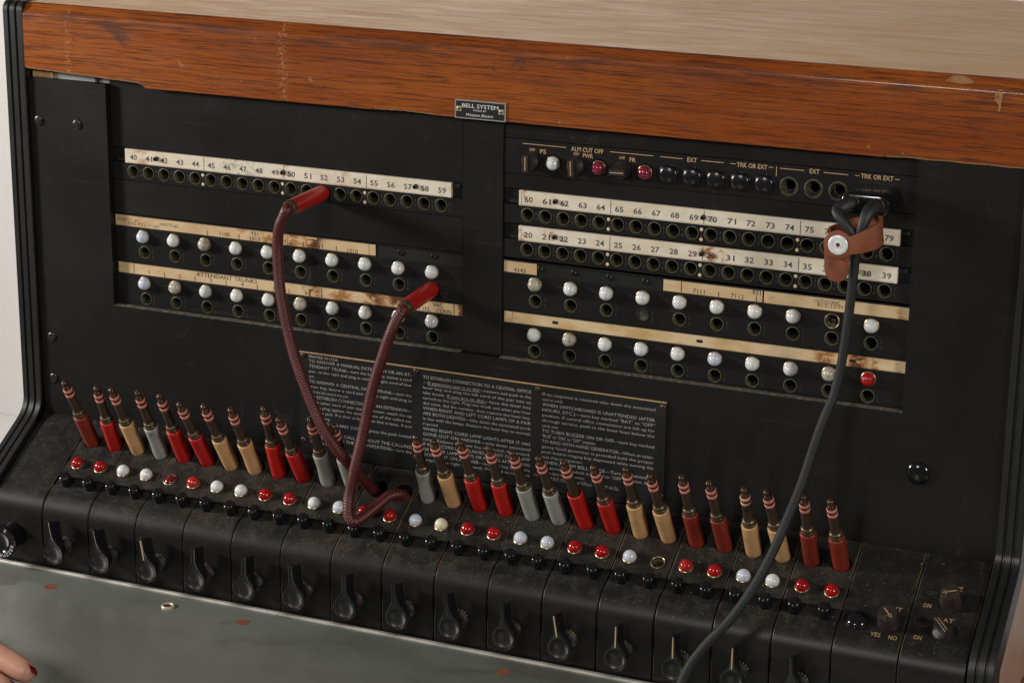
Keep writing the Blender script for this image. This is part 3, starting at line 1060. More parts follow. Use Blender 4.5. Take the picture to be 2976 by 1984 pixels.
def cardpiece(holder, x0, x1, z0, z1, m, y=0.9, name='card'):
    c_ = MB()
    n_ = max(4, int((x1 - x0) / 6))
    rr = random.Random(int(x0 * 7))
    top, bot = [], []
    for i in range(n_ + 1):
        x = x0 + (x1 - x0) * i / n_
        wv = 0.03 * sin(x * 0.11)
        top.append((x, y - 0.2 + wv, z1)); bot.append((x, y - 0.2 - wv, z0))
    v = bot + top
    N = n_ + 1
    fcs = [(i, i + 1, N + i + 1, N + i) for i in range(n_)]
    c_.add(v, fcs)
    return c_.build(name, m, holder, smooth=60)


def hb(lt, f, x, z0, z1, w=0.5):
    lt.add([f(x - w / 2, z0, 0), f(x + w / 2, z0, 0), f(x + w / 2, z1, 0), f(x - w / 2, z1, 0)], [(0, 1, 2, 3)])


FC = face(0.63)
b = MB(); b.lathe([(2.1, 0), (2.1, 0.9), (1.5, 1.4), (0.9, 1.3), (0.8, 0.4), (0, 0.4)], 18, cap1=False)
RAIL_STUD = b.build('rail_stud', 'screw_black', mesh_only=True)
# D: upper left
hd = rails(LX0, LX1, -40.9, -32.4)
cardpiece(hd, -291.5 + 2, -81, -40.6, -32.6, 'card_d')
for x in (-62.3, -37.3):
    inst('rail_stud', RAIL_STUD, hd, (x, 1.4, -36.2), PANEL_ROT)
lt = MB()
for x in (-213.6, -188, -162.5, -136.8, -111.2):
    hb(lt, FC, x, -40.4, -37.0)
hb(lt, FC, -86, -40.4, -33.0, 0.3)
for tx, x, z in (('1160', -199.6, -38.0), ('921', -175.5, -34.9), ('1013', -175.3, -38.7), ('1012', -150, -38.5), ('1011', -125.4, -38.6), ('1010', -98.6, -39.1)):
    text(lt, tx, FC, x, z, 2.9, cond=1.05)
lt.build('lettering', 'print_black', hd, smooth=0)
lt = MB()
text(lt, 'WATTS #1', FC, -279.5, -36.0, 2.4, width=17.5)
text(lt, '800-922-1160', FC, -266.5, -38.5, 2.4, width=26)
text(lt, 'WATTS #2', FC, -245.5, -36.6, 2.3, width=16)
lt.build('lettering', 'print_type', hd, smooth=0)
# E: lower left
he = rails(LX0, LX1, -75.9, -67.4)
cardpiece(he, -288.5, -15.6, -75.6, -67.6, 'card_e')
lt = MB()
hb(lt, FC, -275.6, -75.3, -67.8, 0.5)
for k in range(6):
    if k < 5:
        hb(lt, FC, -250.2 + 25.36 * k, -75.3, -72.0)
    text(lt, str(k + 1), FC, -262.8 + 25.5 * k, -73.3, 2.9)
text(lt, 'ATTENDANT TRUNKS', FC, -198.9, -69.9, 2.9, width=49.5)
for x in (-123, -47.6):
    hb(lt, FC, x, -75.3, -68)
hb(lt, FC, -21.8, -75.3, -67.8, 0.6)
text(lt, 'VAC', FC, -33.9, -70.0, 2.9, width=7.6)
text(lt, 'SEL', FC, -42.6, -73.7, 2.9, width=6.6)
text(lt, ':CONN', FC, -29.8, -74.0, 2.9, width=11.6)
lt.build('lettering', 'print_black', he, smooth=0)
# F: upper right
hf = rails(RX0, RX1, -40.9, -32.5)
cardpiece(hf, 14.8, 38.4, -40.6, -32.7, 'card_f')
cardpiece(hf, 127.4, 194.2, -40.6, -32.7, 'card_f')
cardpiece(hf, 195.4, 289, -40.6, -32.7, 'card_f', 0.5)
for x in (41.0, 64.8, 89.8, 114.8):
    inst('rail_stud', RAIL_STUD, hf, (x, 1.4, -36.2), PANEL_ROT)
lt = MB()
text(lt, '4143', FC, 26.2, -38.7, 2.9, cond=1.05)
for x, z1 in ((139.7, -33), (165, -37.2), (190.3, -37.2)):
    hb(lt, FC, x, -40.4, z1)
for tx, x, z in (('7111', 151.6, -38.3), ('7112', 177.6, -38.6), ('921', 190.2, -34.6)):
    text(lt, tx, FC, x, z, 2.9, cond=1.05)
lt.build('lettering', 'print_black', hf, smooth=0)
lt = MB()
f3 = face(0.23)
text(lt, 'OUTGOING', f3, 236.6, -35.2, 2.4, width=17)
text(lt, '813-1599', f3, 238.8, -37.5, 2.4, width=17)
lt.build('lettering', 'print_type', hf, smooth=0)
# G: lower right
hg = rails(RX0, RX1, -75.6, -67.4)
cardpiece(hg, 15.5, 21, -75.4, -67.6, 'card_g', 0.6)
cardpiece(hg, 20.5, 285, -75.4, -67.6, 'card_g')
cardpiece(hg, 284.5, 289.2, -75.4, -67.6, 'card_g', 0.7)
for x in (52.3, 153.4, 255.0):
    c_ = MB()
    pr = []
    for i in range(20):
        a = 2 * pi * i / 20
        pr.append((x + (1.2 if cos(a) > 0 else -1.2) + 1.05 * cos(a), 0.6, -71.7 + 1.05 * sin(a)))
    c_.loops([pr, [(p[0], 0.75, p[2]) for p in pr]], 0, True, False)
    c_.build('card_slot', 'recess_black', hg, smooth=0)

# --- alarm panel
AZ = 36.6
AP = 15.88
ax_ = [208.2 + AP * (k - 11) for k in range(16)]     # 0..15
ap = MB()
fn = face(0.0)
z0, z1 = 27.2, 50.3
ap.cell(RX0, ax_[0] - AP / 2, z0, z1, None, fn)
for k in range(16):
    r1 = ax_[k] + AP / 2 if k < 15 else ax_[k] + AP / 2
    kind = 'knob' if k in (0, 2, 4) else 'lamp' if k in (1, 3, 5) else 'blank' if k <= 10 else 'jack'
    hole = {'knob': None, 'lamp': (ax_[k], AZ, 5.6), 'blank': None, 'jack': (ax_[k], AZ, 6.1)}[kind]
    ap.cell(ax_[k] - AP / 2, r1, z0, z1, hole, fn, depth=2.4 if hole else 0, wmat=1)
ap.cell(ax_[15] + AP / 2, RX1, z0, z1, None, fn)
ap.add([(RX0, 0, z0), (RX1, 0, z0), (RX1, 2.4, z0), (RX0, 2.4, z0)], [(3, 2, 1, 0)])
ap.add([(RX0, 0, z1), (RX1, 0, z1), (RX1, 2.4, z1), (RX0, 2.4, z1)], [(0, 1, 2, 3)])
alarm = ap.build('alarm_panel', ['black_strip', 'recess_black'], SB, smooth=0)


def pointer_knob(mats, r=5.9, hh=10.5, bar=1.9, ln=5.9, flat=False):
    m = MB()
    N = 40
    def circ(rr, h):
        return [(rr * cos(2 * pi * i / N), rr * sin(2 * pi * i / N), h) for i in range(N)]
    def slab(w, l, h):
        out = []
        for i in range(N):
            a = 2 * pi * i / N
            x = max(-w, min(w, r * 1.0 * cos(a)))
            y = max(-l, min(l, r * 1.02 * sin(a)))
            out.append((x, y, h))
        return out
    if flat:
        m.loops([circ(r, 0), circ(r * 1.0, 1.0), circ(r * 0.9, hh - 0.8), circ(r * 0.84, hh), circ(0.01, hh)], 0)
    else:
        m.loops([circ(r, 0), circ(r, 1.6), circ(r * 0.97, 3.0), slab(bar * 1.7, ln, 5.2), slab(bar * 1.12, ln * 0.97, 8.0), slab(bar, ln * 0.93, hh), slab(bar * 0.8, ln * 0.9, hh + 0.3)], 0, cap1=True)
    hw = 0.42 if flat else 0.26
    ll = ln * 0.78 if not flat else r * 0.55
    h = hh + 0.36 if not flat else hh + 0.05
    m.add([(-hw, -ll, h), (hw, -ll, h), (hw, ll, h), (-hw, ll, h)], [(0, 1, 2, 3)], 1)
    if flat:
        m.add([(-1.5, ll - 1.4, h), (0, ll - 2.0, h), (1.5, ll - 1.4, h), (0, ll + 1.2, h)], [(0, 1, 2, 3)], 1)
    return m.build('turn_knob', mats, mesh_only=True, smooth=32)


PK = pointer_knob(['knob_brown', 'print_gold'])
for k, rz in ((0, 0.0), (2, 0.06), (4, pi / 2 + 0.03)):
    inst('turn_knob', PK, alarm, (ax_[k], 0, AZ), (Matrix.Rotation(pi / 2, 3, 'X') @ Matrix.Rotation(rz, 3, 'Z')).to_euler())
for k, m in ((1, 'lamp_white'), (3, 'lamp_ruby'), (5, 'lamp_ruby')):
    inst('lamp_cap', lamp_mesh(m), alarm, (ax_[k], 0, AZ), PANEL_ROT)
b = MB(); b.lathe([(6.7, 0), (6.7, 0.35), (6.5, 0.5), (6.2, 0.4), (6.25, 1.2), (6.05, 1.7), (5.4, 2.25), (4.2, 2.75), (2.6, 3.1), (1.2, 3.25), (0, 3.28)], 40, cap1=False)
BLANK = b.build('push_button', 'bakelite_soft', mesh_only=True, smooth=60)
for k in range(6, 11):
    inst('push_button', BLANK, alarm, (ax_[k], 0, AZ), PANEL_ROT)
for k in range(11, 16):
    inst('jack', JACK_BIG, alarm, (ax_[k], 0, AZ), PANEL_ROT)
lt = MB()
fg = face(-0.07)
for (x0, x1) in ((27.3, 58), (88.2, 117.8), (122.6, 137.8), (150.1, 165.1), (169.4, 173), (194.6, 197.6), (201.8, 217.4), (230, 245.6), (249.9, 252.7), (275, 277.8)):
    lt.add([fg(x0, 47.45, 0), fg(x1, 47.45, 0), fg(x1, 47.85, 0), fg(x0, 47.85, 0)], [(0, 1, 2, 3)])
lt.add([fg(199.5, 42.4, 0), fg(199.9, 42.4, 0), fg(199.9, 48.5, 0), fg(199.5, 48.5, 0)], [(0, 1, 2, 3)])
for tx, x, z, cap, w in (('ALM CUT OFF', 72.6, 47.2, 2.8, 22.3), ('PS', 41.8, 43.5, 2.7, 4.2), ('PWR', 73.2, 43.5, 2.7, 7), ('FR', 104, 43.8, 2.7, 4.2),
                         ('OFF', 34.1, 44.0, 1.8, 4.0), ('OFF', 65.2, 44.0, 1.8, 4.0), ('OFF', 96.8, 44.4, 1.8, 4.0),
                         ('EXT', 144.1, 47.5, 2.8, 6.4), ('EXT', 224.2, 47.7, 2.8, 6.4), ('TRK OR EXT', 183.7, 47.4, 2.8, 20), ('TRK OR EXT', 263.8, 47.8, 2.8, 20.4)):
    text(lt, tx, fg, x, z, cap, width=w, bold=0.01)
lt.build('lettering', 'print_gold', alarm, smooth=0)

# --- maker's plate on the fascia
b = MB()
b.cbox(-17.6, 18.6, -8.9, -7.95, 62.3, 74.8, 0.15)
npl = b.build('nameplate', 'name_frame', SB, smooth=0)
b = MB(); b.box(-16.8, 17.8, -8.98, -8.9, 63.1, 74.0)
b.build('name_field', 'name_black', npl, smooth=0)
lt = MB(); f4 = face(-9.02)
text(lt, 'BELL SYSTEM', f4, 0.6, 71.1, 2.5, width=26, bold=0.01)
text(lt, 'MADE BY', f4, 0.5, 68.3, 1.2, width=9.6)
text(lt, 'Western Electric', f4, 0.4, 65.2, 1.75, width=19.5, shear=0.35, bold=0.008)
lt.build('lettering', 'print_silver', npl, smooth=0)
small_screw = screw_mesh(1.3, 0.5, 0.18, 0.4, ['brass_ring', 'recess_black'])
for x in (-14.7, 15.6):
    b = MB(); b.box(x - 1.9, x + 1.9, -9.04, -8.98, 67.2, 70.4)
    b.build('worn_patch', 'name_patch', npl, smooth=0)
    inst('screw', small_screw, npl, (x, -9.02, 68.8), PANEL_ROT)

# --- instruction plate
b = MB()
b.box(-138.0, 134.6, -6.3, -4.9, -189.0, -114.9, 0)
b.box(-138.0, 134.6, -6.25, -4.9, -114.9, -114.25, 1)
ip = b.build('instruction_plate', ['black_plate', 'raw_edge'], SB, smooth=0)
psc = [screw_mesh(1.9, 0.9, 0.3, a, ['screw_bronze', 'recess_black']) for a in (0.5, 1.4, 2.4)]
for i, (x, z) in enumerate(((-134.9, -117.0), (-47.1, -117.0), (43.5, -117.5), (132.5, -117.7), (-135.3, -179.5), (-47, -179.6), (43.5, -179.6), (133, -179.6))):
    inst('screw', psc[i % 3], ip, (x, -6.3, z), PANEL_ROT)
D_ = '\u2014'
c1 = ['TO ANSWER A MANUAL EXTENSION OR AN AT-', 'TENDANT TRUNK' + D_ + 'turn the lever key, below a cord', 'pair, to the right and plug in with the right cord of that', 'pair.|',
      'TO ANSWER A CENTRAL OFFICE TRUNK' + D_ + 'turn the', 'lever key, below a cord pair, to the right and plug in', 'with the left cord of that pair.|',
      'TO ESTABLISH CONNECTION TO AN EXTENSION' + D_, 'With other cord of pair used to answer, touch the tip', 'of the plug against the metal sleeve of the called ex-', 'tension jack. If a click is heard the line is busy. If not', 'plug in and ring.|',
      'TO RING ON ANY CORD' + D_ + 'press the push button', 'in line with that cord.|', 'TO ANSWER A CALL WITHOUT THE CALLING', 'PARTY HEARING THE CONVERSATION' + D_ + 'turn the', '"lever" key otherwise.|']
c2 = ['TO ESTABLISH CONNECTION TO A CENTRAL OFFICE', D_ + 'If extension user is to dial' + D_ + 'restore and push in the', 'lever key and plug the left cord of the pair into an', 'idle trunk. If you are to dial' + D_ + 'have the lever key', 'turned to the right. Plug into trunk and when you hear', 'dial tone, dial the number, then restore the lever key.',
      'WHEN RIGHT AND LEFT CORD LAMPS OF A PAIR', 'ARE BOTH LIGHTED' + D_ + 'take down the associated cords', 'in line with the lamps. Restore the lever key to normal,', 'if operated.|', 'WHEN RIGHT CORD LAMP LIGHTS AFTER IT HAS', 'GONE OUT ON ANSWER' + D_ + 'take down associated', 'cords. Restore the lever key to normal, if operated.',
      'IF RIGHT CORD LAMP FLASHES, OR LEFT CORD LAMP', 'OR TRUNK LAMP LIGHTS OR FLASHES AFTER IT HAS', 'GONE OUT ON ANSWER' + D_ + 'turn the key below the', 'lamps to the right and speak. Proceed as required.']
c3 = ['If no response is received take down the associated', 'cord or cords.|', 'WHEN SWITCHBOARD IS UNATTENDED (AFTER', 'HOURS, ETC.)' + D_ + 'turn key marked "BAT" to "OFF"', 'position. If central office connections are left up for', 'through service, push in the lever keys below the', 'cords used.|', 'TO TURN BUZZER ON OR OFF' + D_ + 'turn key marked', '"BUZ" to "ON" or "OFF" position.|',
      'TO RING WITH HAND GENERATOR' + D_ + 'When an emer-', 'gency hand generator is provided hold the proper', 'push button ringing key depressed while turning the', 'crank of the hand generator.|', 'WHEN ALARM BELL RINGS' + D_ + 'Turn key related to', 'the alarm lamp which is lighted to "OFF" position, then', 'report alarm to repair service.|', '556A P.B.X. Dial Central Offices   P-25297 (4-55)|']
f5 = face(-6.36)
for ci, (lines, xl, xr, zt, zb) in enumerate(((c1, -130.1, -50.5, -120.2, -180.2), (c2, -41.7, 38.6, -120.2, -180.0), (c3, 47.0, 127.0, -120.2, -179.6))):
    lt = MB()
    for i, ln in enumerate(lines):
        z = zt + (zb - zt) * i / (len(lines) - 1)
        upper = ln[:4].isupper()
        cap = 2.2 if upper else 2.05
        if ln.endswith('|'):
            text(lt, ln[:-1], f5, xl, z, cap, 'l', cond=0.86, bold=-0.012)
        else:
            text(lt, ln, f5, xl, z, cap, 'l', width=xr - xl, bold=-0.012)
    if ci == 0:
        text(lt, 'PRINTED IN U.S.A.', f5, xl, -117.0, 1.7, 'l', width=23)
    if ci == 1:
        dz = (zb - zt) / (len(lines) - 1)
        for (u0, u1, i) in ((-38.3, 1.2, 1), (-23.5, 6.0, 3)):
            z = zt + dz * i - 1.75
            lt.add([f5(u0, z, 0), f5(u1, z, 0), f5(u1, z + 0.22, 0), f5(u0, z + 0.22, 0)], [(0, 1, 2, 3)])
    lt.build('lettering', 'print_white', ip, smooth=0)

# ------------------------------------------------------------------ key shelf
P0, PM = -311.9, 38.83
BEND_R = 19.0
S_END = 72.0


def bend():
    q = S(0, S_END)
    # centre so that the arc ends on the vertical front
    cy, cz = q[1] - NV.y * BEND_R, q[2] - NV.z * BEND_R
    a0 = atan2(NV.z, NV.y)
    return [(cy + BEND_R * cos(a0 + (pi - a0) * i / 10), cz + BEND_R * sin(a0 + (pi - a0) * i / 10), cos(a0 + (pi - a0) * i / 10), sin(a0 + (pi - a0) * i / 10)) for i in range(11)]


BEND = bend()
FY = BEND[-1][0]


def module_body(w, holes=True, groove=True, hole_list=None):
    m = MB()
    g, ch = 0.30, 0.75
    xa, xb = g + ch, w - g - ch
    fn = lambda u, v, h: S(u, v, h)[:3]
    f_ = lambda u, v, h: S(u, -v, h)
    def plain_row(s0, s1, h=0.0, mt=0):
        m.add([S(xa, s0, h), S(xa, s1, h), S(xb, s1, h), S(xb, s0, h)], [(0, 1, 2, 3)], mt)
    if holes:
        hx = (9.9, 29.3)
        mid = w / 2
        plain_row(0.4, 9.5)
        for (u0, u1, cx_) in ((xa, mid, hx[0]), (mid, xb, hx[1])):
            m.cell(u0, u1, -32, -9.5, (cx_ + 0.3, -20.0, 6.8), lambda u, v, h: S(u, -v, h), 0, 32, 30, 2, True)
            m.cell(u0, u1, -50.5, -36, (cx_, -43.2, 4.6), lambda u, v, h: S(u, -v, h), 0, 28, 7, 2, True)
        plain_row(32, 36)
        plain_row(50.5, 54.8)
        m.add([S(xa, 54.8, 0), S(xa, 55.4, -1.1), S(xb, 55.4, -1.1), S(xb, 54.8, 0)], [(0, 1, 2, 3)])
        plain_row(55.4, 64.4, -1.1)
        m.add([S(xa, 64.4, -1.1), S(xa, 65.0, 0), S(xb, 65.0, 0), S(xb, 64.4, -1.1)], [(0, 1, 2, 3)])
        plain_row(65.0, S_END)
    else:
        plain_row(0.4, S_END)
    prof = [S(0, 0.4)[1:] + (NV.y, NV.z)] + [S(0, s_)[1:] + (NV.y, NV.z) for s_ in (54.8, 55.4, 64.4, 65.0)] + BEND + [(FY, -262, -1, 0), (FY, -305, -1, 0)]
    if not holes:
        prof = [S(0, 0.4)[1:] + (NV.y, NV.z)] + BEND + [(FY, -262, -1, 0), (FY, -305, -1, 0)]
    hs = [0.0] * len(prof)
    if holes:
        hs[2] = hs[3] = -1.1
    # curved front
    fr = BEND + [(FY, -262, -1, 0), (FY, -305, -1, 0)]
    m.loops([[(xa, y, z) for y, z, a, c in fr], [(xb, y, z) for y, z, a, c in fr]], 0, closed=False)
    # rounded edges along the seams and the skirts
    for sg, xi, xo in ((1, xa, g), (-1, xb, w - g)):
        L = []
        for (dx, dh) in ((0, 0), (0.45, -0.16), (0.75, -0.7), (0.75, -5)):
            L.append([(xi - sg * dx, y + a * (dh + h), z + c * (dh + h)) for (y, z, a, c), h in zip(prof, hs)])
        if sg < 0:
            L.reverse()
        m.loops(L, [1, 1, 1], closed=False)
    # rear edge
    m.add([S(xa, 0.4), S(xb, 0.4), S(xb, 0.0, -3), S(xa, 0.0, -3)], [(0, 1, 2, 3)])
    return m


MOD = module_body(PM).build('key_module', ['dusty_black', 'seam_dust', 'recess_black'], mesh_only=True, smooth=42)

b = MB(); b.lathe([(4.5, -1.6), (4.45, 3), (4.3, 6.6), (4.15, 7.5), (3.85, 8.2), (3.4, 8.65), (2.8, 8.9), (1.6, 9.05), (0, 9.1)], 40, cap1=False)
BTN = b.build('push_button', 'bakelite', mesh_only=True, smooth=60)


def lever_mesh(line, ticks):
    m = MB()
    rd = 8.6
    half = []
    for i in range(15):                       # round bowl
        a = -pi / 2 + (radians(40) + pi / 2) * i / 14
        half.append((rd * cos(a), rd * sin(a)))
    p0 = half[-1]
    p3 = (2.15, 15.0)
    p1 = (p0[0] - 2.3, p0[1] + 2.75); p2 = (2.35, 10.2)
    for i in range(1, 9):
        t_ = i / 8
        half.append(tuple((1 - t_) ** 3 * p0[k] + 3 * (1 - t_) ** 2 * t_ * p1[k] + 3 * (1 - t_) * t_ * t_ * p2[k] + t_ ** 3 * p3[k] for k in (0, 1)))
    half += [(2.05, 19.0), (2.0, 22.4), (1.9, 23.6), (1.5, 24.2), (0.7, 24.4)]
    out = half + [(-x, z) for x, z in reversed(half[1:])]
    # inset along normals
    def inset(pts, d):
        N = len(pts); r_ = []
        for i in range(N):
            a, c = pts[i - 1], pts[(i + 1) % N]
            tx, tz = c[0] - a[0], c[1] - a[1]
            l_ = sqrt(tx * tx + tz * tz)
            r_.append((pts[i][0] - tz / l_ * d, pts[i][1] + tx / l_ * d))
        return r_
    yb, yf = FY - 4.5, FY - 17.5
    lp = lambda pts, y: [(x, y, z) for x, z in pts]
    small = [(x * 0.5, z * 0.62 if z < 9 else z * 0.98 - 3.2) for x, z in out]
    i1, i2, i3 = inset(out, 0.30), inset(out, 0.95), inset(out, 1.2)
    circ = []
    for x, z in i3:
        a = atan2(z, x)
        circ.append((6.6 * cos(a), 6.6 * sin(a)))
    i3 = [(x, z) for x, z in i3]
    mid = [(x * 0.62, z * 0.8 if z < 9 else z * 0.965 - 1.2) for x, z in out]
    L = [lp(small, yb), lp(mid, yf + 5.0), lp(inset(out, 0.25), yf + 2.6), lp(out, yf + 1.5), lp(i1, yf + 0.45), lp(inset(out, 0.62), yf), lp(i2, yf + 0.08), lp(i3, yf + 0.5)]
    m.loops(L, [0, 0, 0, 3, 3, 3, 0], cap0=True)
    m.loops([lp(i3, yf + 0.45), lp(circ, yf + 0.55)], 0)
    bowl = []
    for r_, d in ((1, 0.55), (0.93, 0.8), (0.78, 1.25), (0.55, 1.7), (0.3, 1.95), (0.1, 2.0)):
        bowl.append([(x * r_, yf + d, z * r_) for x, z in circ])
    m.loops(bowl, 0, cap1=True)
    # hub behind the handle
    m.lathe([(6.6, -0.2), (6.6, 1.8), (5.9, 2.8), (5.2, 3.6), (5.0, 7.0)], 28, 2, (0, FY, 0), ax='y', cap1=True)
    if line:
        zz0, zz1 = 8.0, 22.4
        m.add([(-0.42, yf + 0.38, zz0), (0.42, yf + 0.38, zz0), (0.4, yf + 0.38, zz1), (-0.4, yf + 0.38, zz1)], [(0, 1, 2, 3)], 1)
    if ticks:
        for a in (25, 45, 65, 85):
            a = radians(a)
            for w_ in (1,):
                p = []
                for da, rr, hh in ((-.05, 6.68, 0.1), (.05, 6.68, 0.1), (.05, 6.68, 1.5), (-.05, 6.68, 1.5)):
                    p.append((rr * cos(a + da), FY - hh, rr * sin(a + da)))
                m.add(p, [(0, 1, 2, 3)], 1)
    return m.build('lever_key', ['bakelite_lever', 'cream_paint', 'bakelite_dusty', 'bakelite_rim'], mesh_only=True, smooth=40)


LEV = {}
lev_tilt = [7, 11, 10, 1, -3, 5, 0, 6, 8, 4, 10, 0, 1, 0, 4]
lev_line = [0, 0, 1, 0, 0, 0, 0, 0, 0, 0, 1, 1, 1, 1, 0]
lev_tick = [1, 0, 1, 0, 0, 0, 0, 0, 1, 0, 1, 0, 1, 1, 1]
lamp_cols = ['lamp_red', 'lamp_red', 'lamp_white', 'lamp_white', 'sunk', 'lamp_red_warm', 'lamp_white', 'lamp_white', 'lamp_red', 'lamp_red',
             'lamp_white', 'lamp_blue', 'lamp_red', 'lamp_red', 'lamp_blue', 'lamp_cream', 'lamp_red', 'lamp_red', 'lamp_blue', 'lamp_blue',
             'lamp_red', 'lamp_red', 'lamp_blue', 'empty', 'lamp_red_warm', 'lamp_red', 'lamp_blue', 'lamp_white', 'lamp_red', 'lamp_red']
for k in range(15):
    x0 = P0 + PM * k
    mod = inst('key_module', MOD, SB, (x0, 0, 0))
    for j, hx in enumerate((9.9, 29.3)):
        q = S(x0 + hx, 43.2, 0)
        m = lamp_cols[2 * k + j]
        if m == 'empty':
            inst('lamp_socket', SOCKET_BARE, mod, q, SHELF_ROT)
        elif m == 'sunk':
            inst('lamp_cap', LAMP_SUNK, mod, q, SHELF_ROT)
        else:
            inst('lamp_cap', lamp_mesh(m), mod, q, SHELF_ROT)
        inst('push_button', BTN, mod, S(x0 + hx - 0.3, 60.0, -1.1), SHELF_ROT)
    key = (lev_line[k], lev_tick[k])
    if key not in LEV:
        LEV[key] = lever_mesh(*key)
    inst('lever_key', LEV[key], mod, (x0 + 19.4, 0, -261.0), (0, -radians(lev_tilt[k]), 0))

# blank end modules
ml = module_body(42.4, False).build('end_module', ['dusty_black_light', 'seam_dust', 'recess_black'], SB, (-354.4, 0, 0), smooth=42)
mr1 = module_body(41.8, False).build('end_module', ['dusty_black_light', 'seam_dust', 'recess_black'], SB, (270.5, 0, 0), smooth=42)
mr2 = module_body(42.0, False).build('end_module', ['dusty_black_light', 'seam_dust', 'recess_black'], SB, (312.3, 0, 0), smooth=42)

# buzzer knob on the left module
bk = MB()
bk.lathe([(9.5, 0), (9.5, 2), (8.6, 5), (9.0, 11), (12.2, 14), (12.8, 15.2), (12.8, 16.6), (12.2, 17.3), (8.3, 17.3), (7.9, 16.7), (6, 15.9), (3, 15.4), (0, 15.3)], 40, 0, (0, 0, 0), cap1=False)
buz = bk.build('buzzer_knob', ['bakelite'], ml, (-336.8, FY, -259.5), PANEL_ROT)
lt = MB()
for word, mid in (('BUZZER', -50), ('E', 62)):
    for i, chh in enumerate(word):
        a = radians(mid + (i - (len(word) - 1) / 2) * (16 if mid < 0 else -16))
        rot_ = a + pi / 2 if mid < 0 else a - pi / 2
        cx_, cz_ = -336.8 + 10.3 * cos(a), -259.5 + 10.3 * sin(a)
        text(lt, chh, lambda u, v, h, c=cx_, z=cz_, r=rot_: (c + u * cos(r) - v * sin(r), FY - 17.38, z + u * sin(r) + v * cos(r)), 0, 0, 2.5)
lt.build('lettering', 'print_silver', ml, smooth=0)

# right hand modules: blank button, three turn knobs and their lettering
b = MB(); b.lathe([(7.0, 0), (7.0, 0.8), (6.4, 2.0), (4.8, 3.2), (2.4, 3.9), (0, 4.0)], 36, cap1=False)
b.build('push_button', 'bakelite', mr1, S(281.6, 61.2), SHELF_ROT)
PKF = pointer_knob(['knob_brown', 'print_gold_worn'], 6.9, 11.5, flat=True)
PKB = pointer_knob(['knob_brown', 'print_gold_worn'], 6.7, 11.0, 1.9, 6.6)


def shelf_rot(rz):
    return (Matrix.Rotation(A_SH, 3, 'X') @ Matrix.Rotation(rz, 3, 'Z')).to_euler()


inst('turn_knob', PKF, mr1, S(301.2, 59.0), shelf_rot(pi + 0.75))
inst('turn_knob', PKF, mr2, S(335.0, 35.6), shelf_rot(1.95))
inst('turn_knob', PKB, mr2, S(335.6, 60.2), shelf_rot(0.75))
for mod, items in ((mr1, (('YES', 295.2, -69.1, 3.0, 6.6), ('NO', 306.2, -69.4, 3.0, 5.2), ('SPLIT', 301.0, -47.6, 3.0, 12.5))),
                   (mr2, (('BUZ', 335.2, -24.4, 3.2, 10), ('ON', 321.2, -40.9, 2.9, 5), ('BAT', 335.0, -49.6, 3.0, 9.5), ('ON', 320.8, -66.0, 2.9, 5)))):
    lt = MB()
    for tx, x, v, cap, w in items:
        text(lt, tx, shelf_fn(0.08), x, v, cap, width=w, bold=0.01)
    lt.build('lettering', 'print_gold_worn', mod, smooth=0)
for tx, x, v in (('OFF', 322.3, -30.9), ('OFF', 321.6, -56.2)):
    lt = MB()
    text(lt, tx, shelf_fn(0.08), x, v, 3.0, width=7.4)
    lt.build('lettering', 'print_faint', mr2, smooth=0)

# --- metal writing shelf
DZ = -281.0
b = MB()
b.box(-430, 430, -640, FY - 2.5, DZ - 6, DZ)
desk = b.build('writing_shelf', 'zinc', SB, smooth=0)
b = MB(); b.cbox(-430, 430, FY - 5.4, FY - 2.45, DZ - 5, DZ + 1.3, 0.5)
b.build('edge_strip', 'edge_metal', desk, smooth=0)
b = MB(); b.box(-440, 440, -660, 100, DZ - 40, DZ - 6.2)
b.build('desk_board', 'oak_board', SB, smooth=0)
rr = random.Random(3)
for (x, y) in ((-287, -105), (-132.8, -102.2), (60.2, -100.8)):
    b = MB()
    b.loops([[(x + 4.9 * (1 + 0.05 * sin(3 * a + x)) * cos(a), y + 4.9 * (1 + 0.06 * cos(2 * a + x)) * sin(a), DZ + h) for a in [2 * pi * i / 26 for i in range(26)]] for h in (-0.5, 0.05)], 0, cap1=True)
    b.build('copper_rivet', 'copper_spot', desk, smooth=0)
b = MB()
b.lathe([(4.8, -0.5), (4.8, 0.9), (4.4, 1.35), (3.5, 1.3), (3.0, 0.8), (2.7, 0.1), (0, 0.1)], 28, [0, 0, 0, 0, 1, 1], (-193.2, -100.5, DZ), cap1=False)
b.build('ferrule', ['nut_metal', 'screw_bronze'], desk)

# ------------------------------------------------------------------ plugs standing in the shelf
axes = {0: (-0.009, -0.017), 1: (0.096, -0.027), 2: (-0.005, -0.019), 3: (0.014, -0.047), 4: (0.003, -0.033), 5: (-0.024, 0.029), 6: (-0.028, 0.012), 7: (-0.011, -0.01), 8: (0.066, -0.085), 9: (-0.012, 0.025), 10: (0.039, -0.042), 11: (0.038, 0.009), 14: (0.079, -0.027), 15: (-0.018, 0.0), 16: (-0.03, -0.045), 17: (-0.006, -0.033), 18: (-0.038, -0.011), 19: (-0.044, 0.007), 20: (-0.08, 0.009), 21: (-0.055, 0.008), 22: (-0.017, -0.023), 23: (-0.053, 0.013), 24: (-0.031, -0.026), 25: (-0.046, -0.01), 26: (0.015, 0.002), 27: (-0.059, -0.002), 28: (0.008, -0.012), 29: (-0.028, -0.017)}
DR, RD, TN, GR = 'plug_dull_red', 'plug_red', 'plug_tan', 'plug_grey'
plug_col = [DR, RD, TN, GR, RD, RD, TN, TN, RD, RD, GR, GR, None, None, GR, TN, RD, RD, GR, GR, RD, RD, TN, TN, DR, DR, TN, TN, DR, DR]
